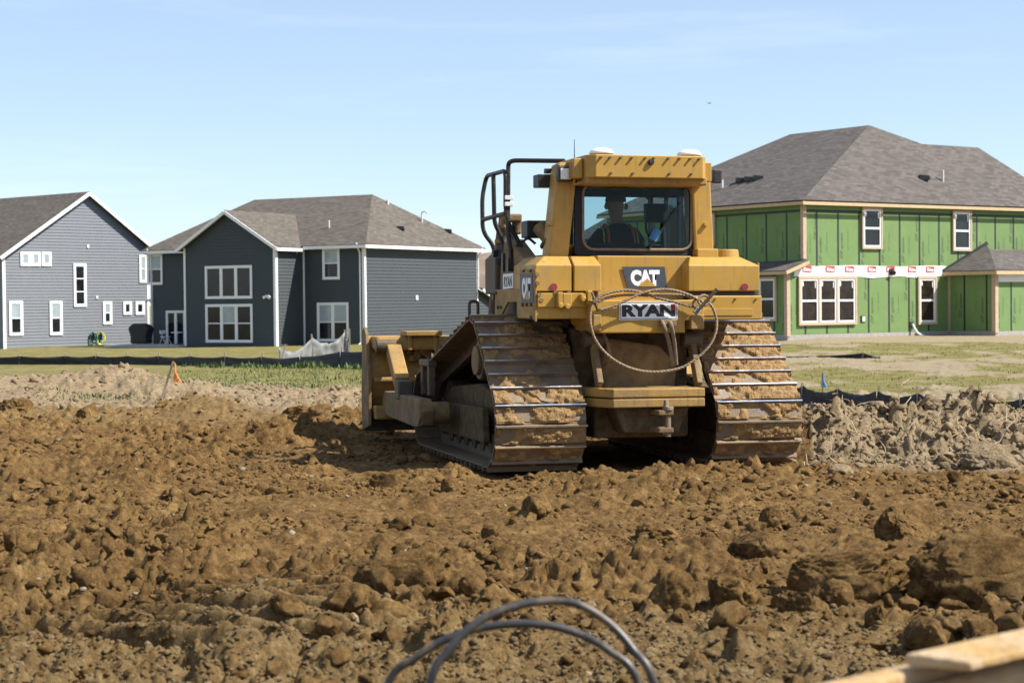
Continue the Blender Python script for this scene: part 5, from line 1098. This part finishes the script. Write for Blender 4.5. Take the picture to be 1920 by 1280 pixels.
for i in range(m_):
    j = (i + 1) % m_; ff += [(i, j, m_ + j, m_ + i), (2 * m_ + i, 3 * m_ + i, 3 * m_ + j, 2 * m_ + j), (i, 2 * m_ + i, 2 * m_ + j, j), (m_ + i, m_ + j, 3 * m_ + j, 3 * m_ + i)]
q._add(vv, ff); part(q, 'rear_frame', m_int)
q = MB(); lp_ = rrect(wx0, wx1, wz0, wz1, .11); q.tube([Vector((x_, yG - .006, z_)) for x_, z_ in lp_], .014, 8, True); part(q, 'window_seal', m_hose, fix=False)
q = MB(); lp_ = rrect(wx0 + .004, wx1 - .004, wz0 + .004, wz1 - .004, .105); q.ext(lp_, 'y', yG + .010, yG + .016); part(q, 'rear_window', m_glass)
wp0, wp1 = ly(1215, 470, yG - .03), ly(1278, 378, yG - .03); q = MB(); q.bar(wp0, wp1, .018, .012, (0, 1, 0)); q.bar(wp0.lerp(wp1, .28) + Vector((-.02, -.004, 0)), wp0.lerp(wp1, .95) + Vector((.0, -.004, 0)), .010, .02, (0, 1, 0)); part(q, 'wiper', m_blk)
p = ly(1228, 441, yG - .03); q = MB(); q.cyl(p + Vector((-.03, 0, -.05)), p + Vector((.03, 0, .05)), .045, n=12); part(q, 'blue_rag', M('blue_rag', (.05, .17, .38), .8), fix=False)
# cab side walls, windscreen posts, floor
cx0, cx1, cy1 = pl0 + wpost - .02, pr0 + .02, 2.05; zf = zt_ - .35
# the cab narrows towards the front
fx0, fx1 = ly(1084, 400, 2.05).x, ly(1247, 400, 2.05).x
for sd_c, x_ in ((1, cx0), (-1, cx1)):
    def sx(yy): return x_ + ((fx0 if sd_c > 0 else fx1) - x_) * (yy - .72) / (cy1 - .72)
    def slab(q, y0_, y1_, z0_, z1_, t=.025): q.prism([Vector((sx(y0_) - t, y0_, z0_)), Vector((sx(y0_) + t, y0_, z0_)), Vector((sx(y1_) + t, y1_, z0_)), Vector((sx(y1_) - t, y1_, z0_))], [Vector((sx(y0_) - t, y0_, z1_)), Vector((sx(y0_) + t, y0_, z1_)), Vector((sx(y1_) + t, y1_, z1_)), Vector((sx(y1_) - t, y1_, z1_))])
    q = MB()
    for yy in (.72, 1.30, cy1 - .08): slab(q, yy, yy + .08, zt_ + .05, gz1 - .10)
    slab(q, .72, cy1, zf, zt_ + .05); slab(q, .72, cy1, gz1 - .10, gz1 + .02); part(q, 'cab_side', m_int)
    for y0_, y1_ in ((.805, 1.295), (1.385, cy1 - .085)):
        q = MB(); slab(q, y0_, y1_, zt_ + .05, gz1 - .10, .004); part(q, 'side_window', m_glass)
bx0, bx1 = cx0, cx1; cx0, cx1 = fx0, fx1
q = MB(); q.box((cx0 + .03, cy1 - .06, zf), (cx1 - .03, cy1, zt_ + .02)); q.box((cx0 + .03, cy1 - .06, gz1 - .10), (cx1 - .03, cy1, gz1 + .02)); q.box((cx0 + (cx1 - cx0) * .80, cy1 - .06, zt_ + .02), (cx0 + (cx1 - cx0) * .84, cy1, gz1 - .10)); part(q, 'cab_front', m_int)
q = MB(); q.box((cx0 + .03, cy1 - .035, zt_ + .02), (cx1 - .03, cy1 - .029, gz1 - .10)); part(q, 'windscreen', m_glass)
q = MB(); q.ext([(bx0, .72), (bx1, .72), (cx1, cy1), (cx0, cy1)], 'z', zf - .05, zf); part(q, 'cab_floor', m_int)
q = MB(); q.ext([(bx0, .72), (bx1, .72), (cx1, cy1), (cx0, cy1)], 'z', gz1 + .021, gz1 + .06); part(q, 'headliner', m_int)
xsn = ly(1152, 420, 1.1).x
q = MB(); q.box((xsn - .26, 1.0, zt_ - .10), (xsn + .26, 1.5, zt_ + .02)); q.box((xsn - .25, .93, zt_ - .05), (xsn + .25, 1.03, zt_ + .16)); part(q, 'operator_seat', m_seat, .04)
q = MB(); q.box((xsn + .36, 1.0, zt_ - .3), (xsn + .52, 1.6, zt_ + .14)); q.box((xsn - .52, 1.0, zt_ - .3), (xsn - .36, 1.6, zt_ + .12)); part(q, 'armrest_console', m_int, .03)
p = ly(1228, 398, 1.5); q = MB(); q.box((p.x - .12, 1.46, p.z - .11), (p.x + .12, 1.52, p.z + .09)); q.tube(round_path([(p.x - .10, 1.49, p.z + .06), (p.x - .11, 1.49, p.z - .22), (p.x + .02, 1.49, p.z - .34), (p.x + .1, 1.49, p.z - .3)], .08), .014, 8); q.tube([(p.x + .08, 1.49, p.z - .1), (p.x + .10, 1.49, p.z - .65)], .03, 8); part(q, 'display_console', m_int, fix=False)
q = MB(); q.tube(spline([ly(1213, 352, 1.4), ly(1208, 362, 1.4), ly(1214, 372, 1.4), ly(1224, 374, 1.4)], 4), .012, 6); part(q, 'cable', m_rub, fix=False)
# handrails on the left fender
rt_ = .024
def rail(pts, name='handrail'): q = MB(); q.tube(round_path(pts, .09), rt_, 10); return part(q, name, m_blk, fix=False)
Yh, Yh2 = 1.55, 2.35
rail([ly(957, 540, Yh), ly(957, 462, Yh), ly(966, 447, Yh) if False else ly(952, 440, Yh), ly(953, 305, Yh), ly(963, 301, Yh - .1), ly(1058, 302, .95)])
rail([ly(975, 520, Yh), ly(975, 455, Yh), ly(955, 425, Yh), ly(948, 395, Yh), ly(948, 320, Yh), ly(912, 330, Yh2), ly(904, 370, Yh2), ly(905, 435, Yh2), ly(927, 462, Yh2), ly(928, 545, Yh2)])
rail([ly(925, 326, (Yh + Yh2) / 2), ly(927, 418, (Yh + Yh2) / 2), ly(938, 440, (Yh + Yh2) / 2), ly(946, 470, (Yh + Yh2) / 2), ly(947, 540, (Yh + Yh2) / 2)])
rail([ly(905, 412, Yh2), ly(948, 400, Yh)])
q = MB(); q.tube(round_path([ly(978, 455, 1.5), ly(990, 445, 1.5), ly(1004, 457, 1.5)], .05), .014, 8); part(q, 'grab_handle', m_blk, fix=False)
for py_ in (371, 383):
    p = ly(953, py_, Yh); q = MB(); q.box((p.x - .045, p.y - .04, p.z - .022), (p.x + .045, p.y + .04, p.z + .022)); part(q, 'rail_clamp', m_white, .004)
for px_, py0, py1, Y_ in ((973, 458, 545, Yh), (957, 485, 545, Yh), (929, 468, 545, Yh2), (947, 475, 545, 1.9)):
    a = ly(px_, py0, Y_); b = ly(px_, py1, Y_); q = MB(); q.box((a.x - .035, Y_ - .035, b.z - .1), (a.x + .035, Y_ + .035, a.z)); part(q, 'rail_socket', m_blk, .006)
# lift cylinder on the left of the hood
yl = 3.0
q = MB(); q.cyl(ly(948, 425, yl), ly(930, 600, yl + .4), .10, .10, 18); part(q, 'lift_cylinder', m_steel, .006); q = MB(); q.cyl(ly(946, 450, yl), ly(945.5, 457, yl), .112, n=18); part(q, 'cylinder_band', m_yel_d)
q = MB(); a = ly(955, 410, yl); q.box((a.x - .10, yl - .12, a.z - .04), (a.x + .12, yl + .12, a.z + .05)); q.box((a.x + .05, yl - .1, a.z - .18), (a.x + .12, yl + .1, a.z - .02)); q.box((a.x - .11, yl - .1, a.z - .12), (a.x - .06, yl + .1, a.z - .02)); part(q, 'cylinder_yoke', m_yel_g, .02)
q = MB(); q.tube(spline([ly(960, 430, yl - .2), ly(962, 455, yl - .25), ly(957, 475, yl - .2), ly(962, 490, yl - .2)], 5), .022, 8); q.tube(spline([ly(955, 440, yl - .2), ly(968, 465, yl - .25), ly(966, 480, yl - .2)], 5), .018, 8); part(q, 'hydraulic_hose', m_rub, fix=False)
q = MB(); a = ly(922, 505, 2.9); q.ext([(2.6, a.z - .25), (3.1, a.z - .28), (3.1, a.z + .12), (2.7, a.z + .2)], 'x', a.x - .03, a.x + .12); part(q, 'step_housing', m_steel, .02)
q = MB(); q.cyl(ly(1010, 424, 1.0), ly(1030, 448, .9), .075, n=18); q.cyl(ly(1030, 448, .9), ly(1060, 478, .75), .105, .125, 18); q.cyl(ly(1029, 447, .9), ly(1032, 450, .89), .13, n=18); part(q, 'breather_tube', m_yel_g, .006)
p = ly(1001, 430, 1.6); q = MB(); q.box((p.x - .10, 1.5, p.z - .09), (p.x + .12, 1.75, p.z + .09)); part(q, 'work_light', m_blk, .012)
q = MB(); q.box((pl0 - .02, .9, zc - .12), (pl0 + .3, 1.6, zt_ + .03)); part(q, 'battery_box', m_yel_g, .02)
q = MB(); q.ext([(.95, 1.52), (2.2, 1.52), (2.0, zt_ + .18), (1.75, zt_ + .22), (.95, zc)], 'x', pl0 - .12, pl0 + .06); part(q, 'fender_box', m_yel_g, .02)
# blade, push arms, struts
yb_ = 4.55; bw = 2.02
zc_b = -.02
prof = [(yb_ + .34 - .30 * math.sin(math.pi * t) * 1.0 - .06 * t, .25 + 1.02 * t) for t in np.linspace(0, 1, 11)]
q = MB(); q.ext([(y_, z_) for y_, z_ in prof] + [(y_ - .05, z_) for y_, z_ in prof[::-1]], 'x', -bw, bw); part(q, 'blade', m_yel_d)
q = MB(); q.box((-bw, yb_ + .22, .12), (bw, yb_ + .36, .28)); part(q, 'cutting_edge', m_steel, .01)
q = MB(); q.box((-bw + .05, yb_ - .22, 1.10), (bw - .05, yb_ + .2, 1.27)); part(q, 'blade_top_beam', m_yel_d, .04); q = MB(); q.box((-bw + .05, yb_ - .14, .72), (bw - .05, yb_ + .1, .78)); q.box((-bw + .05, yb_ - .20, .28), (bw - .05, yb_ + .2, .44)); part(q, 'blade_rib', m_yel_d, .02)
for s_ in (-1, 1):
    q = MB(); q.ext([(yb_ - .10, .20), (yb_ + .30, .12), (yb_ + .36, .5), (yb_ + .30, 1.30), (yb_ + .20, 1.38), (yb_ + .08, 1.30), (yb_ - .10, .9)], 'x', s_ * bw - .02, s_ * bw + .02); part(q, 'blade_end_plate', m_yel_g, .008)
    xa_ = s_ * 1.80; q = MB(); q.ext([(yb_ + .05, .38), (yb_ - .2, .62), (2.35, .62), (2.2, .5), (2.25, .34), (2.6, .30), (yb_ - .1, .34)], 'x', xa_ - .07, xa_ + .07); part(q, 'push_arm', m_yel_g, .015)
    q = MB(); q.cyl((s_ * 1.55, 2.34, .47), (s_ * 1.89, 2.34, .47), .12, n=24); part(q, 'trunnion', m_yel_g, .015)
    q = MB(); q.bar((xa_ - s_ * .05, yb_ - .16, 1.14), (xa_ - s_ * .02, 3.72, .74), .17, .15); part(q, 'tilt_strut', m_yel_d, .015); q = MB(); q.cyl((xa_ - s_ * .02, 3.8, .76), (xa_, 3.5, .62), .07, n=14); part(q, 'strut_rod', m_steel)
    q = MB(); q.box((xa_ - .09, 3.4, .56), (xa_ + .09, 3.62, .78)); part(q, 'strut_lug', m_steel, .02); q = MB(); q.cyl((xa_ - .16, yb_ - .16, 1.16), (xa_ + .08, yb_ - .16, 1.16), .09, n=18); part(q, 'strut_pin', m_steel, .01)
q = MB(); q.box((-1.62, yb_ - .30, 1.27), (-1.18, yb_ + .05, 1.33)); q.box((-1.58, yb_ - .24, 1.1), (-1.53, yb_, 1.28)); q.box((-1.27, yb_ - .24, 1.1), (-1.22, yb_, 1.28)); part(q, 'blade_bracket', m_yel_d, .01)
q = MB(); q.box((-1.62, 3.0, .62), (-1.54, 3.1, .98)); q.box((-1.62, 3.35, .62), (-1.54, 3.45, .98)); q.box((-1.63, 2.98, .95), (-1.53, 3.48, 1.02)); part(q, 'track_guide', m_steel, .01)
p = ly(873, 590, 2.9); q = MB(); q.tube(round_path([(-1.15, 3.0, 1.45), (-1.15, 3.0, 1.68), (-1.05, 3.0, 1.68), (-1.05, 3.0, 1.45)], .05), .018, 8); part(q, 'step_hoop', m_steel, fix=False)

# mud stuck to the back of the blade, hoses by the left fender
for i, (px_, py_, r_) in enumerate(((795, 652, .085), (783, 664, .06), (804, 662, .055), (774, 672, .05), (790, 677, .045), (768, 660, .03))):
    p = ly(px_, py_, yb_ - .06); v_, f_ = ico(3); n_ = .7 + 1.0 * fbm(v_[:, 0] * 3 + i * 9, v_[:, 1] * 3, v_[:, 2] * 3, o=3) - .2
    o = fast_mesh('mud_clump', v_ * n_[:, None] * np.array([r_, r_ * .6, r_]) + np.array(p[:]), f_, m_mud, BD_)
for pts in (((938, 545, 2.1), (936, 505, 2.2), (940, 470, 2.3), (950, 445, 2.6)), ((964, 535, 1.8), (962, 500, 1.9), (968, 470, 2.0), (962, 448, 2.3)), ((982, 530, 1.7), (986, 500, 1.8), (978, 478, 1.9), (966, 470, 2.1))):
    q = MB(); q.tube(spline([ly(*p) for p in pts], 6), .026, 8); part(q, 'hydraulic_hose', m_rub, fix=False)
a = ly(937, 500, 2.25); q = MB(); q.box((a.x - .09, 2.1, a.z - .30), (a.x + .10, 2.5, a.z + .10)); part(q, 'valve_block', m_steel, .02)
a = ly(966, 505, 1.9); q = MB(); q.box((a.x - .06, 1.75, a.z - .25), (a.x + .07, 2.05, a.z + .08)); part(q, 'valve_block', m_blk, .02)
# wire rope hanging on the rear
def rope(name, pts, label, r_=.0135):
    base = DZ_MW @ pts[0]; q = MB(); W = [DZ_MW @ p - base for p in spline(pts, 10)]; ac = 0
    # three visible strands twisted together
    for s_ in range(3):
        out = []; d = 0
        for i, p in enumerate(W):
            if i: d += (W[i] - W[i - 1]).length
            t = (W[min(i + 1, len(W) - 1)] - W[max(i - 1, 0)]).normalized(); a = t.cross(Vector((.3, 1, .2))).normalized(); b = t.cross(a); f = d / .055 * 2 * math.pi / 2 + s_ * 2.094
            out.append(p + (a * math.cos(f) + b * math.sin(f)) * r_ * .52)
        q.tube(out, r_ * .62, 6)
    o = q.build(name, m_rope, None, smooth=True); o.location = base; tag(o, label, 'rope', None); return o
yr = -.055
rope('wire_rope', [ly(x_, y_, yr - (.02 if 600 < y_ else 0)) for x_, y_ in ((1112, 566), (1107, 585), (1108, 612), (1118, 640), (1140, 666), (1172, 686), (1208, 696), (1245, 696), (1280, 688), (1308, 670), (1330, 648), (1342, 622), (1343, 598), (1335, 575), (1322, 562))], 'steel wire rope hanging in a big loop below the name plate')
rope('wire_rope', [ly(x_, y_, yr - .01) for x_, y_ in ((1112, 566), (1130, 553), (1155, 546), (1180, 544), (1205, 549), (1235, 559), (1265, 566), (1290, 573), (1308, 577))], 'wire rope strand crossing just above the name plate, ending low right')
rope('wire_rope', [ly(x_, y_, yr - .035) for x_, y_ in ((1124, 581), (1150, 574), (1180, 560), (1205, 549), (1235, 543), (1262, 544), (1290, 552), (1310, 562))], 'wire rope strand arching highest over the name plate to the right')
rope('wire_rope', [ly(x_, y_, yr + .01) for x_, y_ in ((1113, 570), (1140, 558), (1175, 553), (1215, 554), (1245, 552), (1280, 553), (1303, 559), (1316, 566))], 'middle wire rope strand strung between hook and steel rod')
a, b = ly(1304, 588, yr - .05), ly(1345, 541, yr - .16); q = MB(); q.cyl(a, b, .017, n=12); part(q, 'steel_rod', m_rope)
q = MB(); q.bar(ly(1110, 548, -.02), ly(1121, 582, -.06), .012, .05, (0, 1, 0)); q.bar(ly(1121, 582, -.06), ly(1113, 560, .0), .02, .03, (0, 1, 0)); part(q, 'rope_hook', m_yel_g)
q = MB(); p = ly(1319, 563, yr - .02); q.tube([p + Vector((math.cos(t) * .06, -.01, math.sin(t) * .05)) for t in np.linspace(0, 6.28, 14)[:-1]], .014, 8, True); q.tube([p + Vector((-.06 + math.cos(t) * .05, .0, -.03 + math.sin(t) * .04)) for t in np.linspace(0, 6.28, 14)[:-1]], .012, 8, True); part(q, 'shackle', m_rope, fix=False)
p = ly(1307, 583, yr - .04); q = MB(); q.box((-.03, -.02, -.035), (.03, .02, .035), Matrix.Translation(p) @ Matrix.Rotation(.7, 4, 'Y')); part(q, 'padlock', m_chrome, .006)

# ------------------------------------------------------------------ operator
def skin_person():
    V = []; E_ = []; Rd = []
    def v(p, r_): V.append(tuple(p)); Rd.append(r_); return len(V) - 1
    def e(a, b): E_.append((a, b))
    pel = v((0, 0, 0), .15); sp1 = v((0, -.02, .18), .145); sp2 = v((0, -.03, .36), .165); nb = v((0, -.01, .50), .085); nk = v((0, .01, .57), .058); h0 = v((0, .03, .66), .083); h1 = v((0, .035, .75), .098); h2 = v((0, .03, .83), .075)
    for a, b in ((pel, sp1), (sp1, sp2), (sp2, nb), (nb, nk), (nk, h0), (h0, h1), (h1, h2)): e(a, b)
    for sd, el, wr_ in ((-1, (-.33, .06, .20), (-.36, .33, .20)), (1, (.36, .10, .22), (.44, .36, .16))):
        sh = v((sd * .19, -.02, .44), .075); e(sp2, sh); m1 = v(((sd * .19 + el[0]) / 2 + sd * .02, (-.02 + el[1]) / 2, (.44 + el[2]) / 2), .058); e(sh, m1); eb = v(el, .048); e(m1, eb)
        fm = v([(a + b) / 2 for a, b in zip(el, wr_)], .042); e(eb, fm); w_ = v(wr_, .029); e(fm, w_); hd = v((wr_[0], wr_[1] + .07, wr_[2] - .01), .034); e(w_, hd)
        for k, (dx, ln) in enumerate(((-.03, .075), (-.01, .085), (.012, .08), (.032, .065))):
            f1 = v((wr_[0] + dx, wr_[1] + .11, wr_[2] - .005), .0105); e(hd, f1); f2 = v((wr_[0] + dx, wr_[1] + .11 + ln * .5, wr_[2] - .03), .009); e(f1, f2); f3 = v((wr_[0] + dx, wr_[1] + .11 + ln * .6, wr_[2] - .065), .008); e(f2, f3)
        t1 = v((wr_[0] - sd * .045, wr_[1] + .06, wr_[2] - .015), .012); e(hd, t1); t2 = v((wr_[0] - sd * .055, wr_[1] + .10, wr_[2] - .045), .010); e(t1, t2)
        hp = v((sd * .10, .05, -.02), .10); e(pel, hp); kn = v((sd * .15, .48, .02), .07); e(hp, kn); an = v((sd * .15, .56, -.38), .045); e(kn, an); ft = v((sd * .16, .72, -.43), .04); e(an, ft)
    me = bpy.data.meshes.new('person'); me.from_pydata(V, E_, []); o = bpy.data.objects.new('person', me); C.objects.link(o)
    sk = o.modifiers.new('skin', 'SKIN'); sk.use_smooth_shade = True
    for i, r_ in enumerate(Rd): me.skin_vertices[0].data[i].radius = (r_, r_ * (.72 if i in (1, 2) else 1)); me.skin_vertices[0].data[i].use_root = (i == 0)
    sb = o.modifiers.new('subd', 'SUBSURF'); sb.levels = sb.render_levels = 2
    dg = bpy.context.evaluated_depsgraph_get(); dg.update(); m2 = bpy.data.meshes.new_from_object(o.evaluated_get(dg)); bpy.data.objects.remove(o)
    m2.materials.clear(); m2.materials.append(m_shirt); m2.materials.append(m_skin)
    for p in m2.polygons:
        c_ = p.center; p.material_index = 1 if (c_.z > .545 or (abs(c_.x) > .30 and c_.y > .30)) else 0; p.use_smooth = True
    return m2
pz = ly(1155, 385, 1.22); po = bpy.data.objects.new('person', skin_person()); C.objects.link(po)
PM = DZ_MW @ Matrix.Translation(Vector((pz.x, 1.20, pz.z - .74))); po.matrix_world = PM
tag(po, 'person in dark shirt and safety vest sitting at the controls, seen from behind', 'person')
def pchild(mb, name, mat, **k): o = mb.build(name, mat, po, **k); return o
q = MB(); q.tube([(0, .03, .775), (0, .03, .80), (0, .03, .845), (0, .03, .872), (0, .03, .882)], [.109, .110, .098, .06, .015], 24); q.prism([(-.08, .10, .785), (.08, .10, .785), (.06, .21, .772), (-.06, .21, .772)], [(-.08, .10, .778), (.08, .10, .778), (.06, .21, .764), (-.06, .21, .764)]); pchild(q, 'cap', m_cap, smooth=True)
for sd in (-1, 1):
    q = MB(); q.tube([(sd * .100, .02, .70), (sd * .112, .01, .725), (sd * .110, .005, .755)], [.014, .024, .016], 8); pchild(q, 'ear', m_skin, smooth=True)
    q = MB(); pts = [(sd * .13, -.165, .10), (sd * .14, -.178, .30), (sd * .135, -.125, .475), (sd * .13, .02, .535), (sd * .12, .12, .46)]; q.tube(spline(pts, 4), .015, 6); pchild(q, 'vest_stripe', m_vo)
    q = MB(); pts = [(sd * .172, -.15, .10), (sd * .185, -.165, .30), (sd * .18, -.11, .465), (sd * .17, .02, .515)]; q.tube(spline(pts, 4), .009, 6); pchild(q, 'vest_stripe', m_vy)
q = MB(); q.tube([(0, .125, .70), (0, .145, .705), (0, .13, .74)], [.012, .016, .01], 8); pchild(q, 'nose', m_skin, smooth=True)

# ------------------------------------------------------------------ foreground: cable loops and a yellow steel edge
def loop_cable(pts, D, label, r_=.0115):
    P = [at_y(x_, y_, D + k_) for x_, y_, k_ in pts]; a, b = P[0].copy(), P[-1].copy()
    P = [Vector((a.x - .10, a.y - .02, gz(a.x, a.y) - .05)), Vector((a.x - .075, a.y - .02, .40))] + P + [Vector((b.x + .05, b.y, .40)), Vector((b.x + .07, b.y, gz(b.x, b.y) - .05))]
    base = P[0].copy(); q = MB(); q.tube([p - base for p in spline(P, 10)], r_, 12); o = q.build('cable', M('dark_cable', (.05, .047, .045), .38, .25, var=.35, scale=14, dirt=(.26, .19, .12), dirt_amt=.35, dscale=12), None, smooth=True); o.location = base; tag(o, label, 'cable')
loop_cable([(806, 1280, 0), (838, 1222, .02), (895, 1166, .05), (965, 1136, .08), (1030, 1126, .1), (1085, 1133, .1), (1140, 1166, .1), (1185, 1215, .08), (1226, 1280, .05)], 4.7, 'higher of two dark cable loops arching up at the bottom edge')
loop_cable([(728, 1280, .25), (780, 1232, .25), (850, 1192, .25), (930, 1172, .25), (1010, 1170, .25), (1080, 1186, .25), (1140, 1218, .22), (1195, 1275, .2)], 4.7, 'lower flatter dark cable loop at the bottom edge')
pa, pb_ = at_z(1500, 1285, .915), at_z(1960, 1183, .915); dv = (pb_ - pa); dv.z = 0; dv.normalize(); nv = Vector((-dv.y, dv.x, 0))
if nv.y > 0: nv = -nv
e = empty('steel_blade', (pa.x, pa.y, 0)); tag(e, 'weathered yellow steel blade edge in the bottom right corner', 'blade')
m_old = M('weathered_yellow_steel', (.36, .22, .075), .7, var=.3, scale=6, dirt=(.46, .36, .24), dirt_amt=.6, dscale=9, bump=.4)
q = MB(); A0, B0 = Vector((-dv.x * .6, -dv.y * .6, 0)), dv * 2.4
q.prism([A0 + Z * .915, B0 + Z * .915, B0 + nv * .06 + Z * .915, A0 + nv * .06 + Z * .915], [A0 + Z * -.02, B0 + Z * -.02, B0 + nv * .06 - Z * .02, A0 + nv * .06 - Z * .02]); fixn(q.build('plate', m_old, e, .012))
l0 = at_z(1735, 1241, .94) - Vector((pa.x, pa.y, 0)); l0.z = 0; q = MB(); l1 = l0 + dv * 1.6; q.prism([l0 - nv * .05 + Z * .952, l1 - nv * .05 + Z * .952, l1 + nv * .075 + Z * .952, l0 + dv * .05 + nv * .075 + Z * .945], [l0 - nv * .05 + Z * .925, l1 - nv * .05 + Z * .925, l1 + nv * .075 + Z * .925, l0 + dv * .05 + nv * .075 + Z * .925]); fixn(q.build('top_lip', m_old, e, .006))
q = MB(); q.cyl(A0 + nv * .085 + Z * .86, B0 + nv * .085 + Z * .86, .03, n=14); q.build('edge_bar', m_old, e)

# ------------------------------------------------------------------ small bird-sized plane in the sky
bp3 = at_y(1331, 194, 420); e = empty('airplane', bp3, (0, R(-12), R(20))); tag(e, 'tiny grey airplane high in the blue sky', 'airplane')
m_pl = M('airplane_grey', (.16, .19, .24), .5)
q = MB(); q.tube([(0, -.55, 0), (0, -.3, .02), (0, .3, .0), (0, .75, .10)], [.05, .11, .10, .03], 10); q.build('fuselage', m_pl, e)
q = MB(); q.prism([(-.72, -.05, .06), (.72, -.05, .06), (.72, .12, .06), (-.72, .12, .06)], [(-.72, -.05, .03), (.72, -.05, .03), (.72, .12, .03), (-.72, .12, .03)]); q.build('wing', m_pl, e)
q = MB(); q.box((-.02, .55, .08), (.02, .76, .36)); q.box((-.26, .6, .1), (.26, .74, .125)); q.build('tail', m_pl, e)
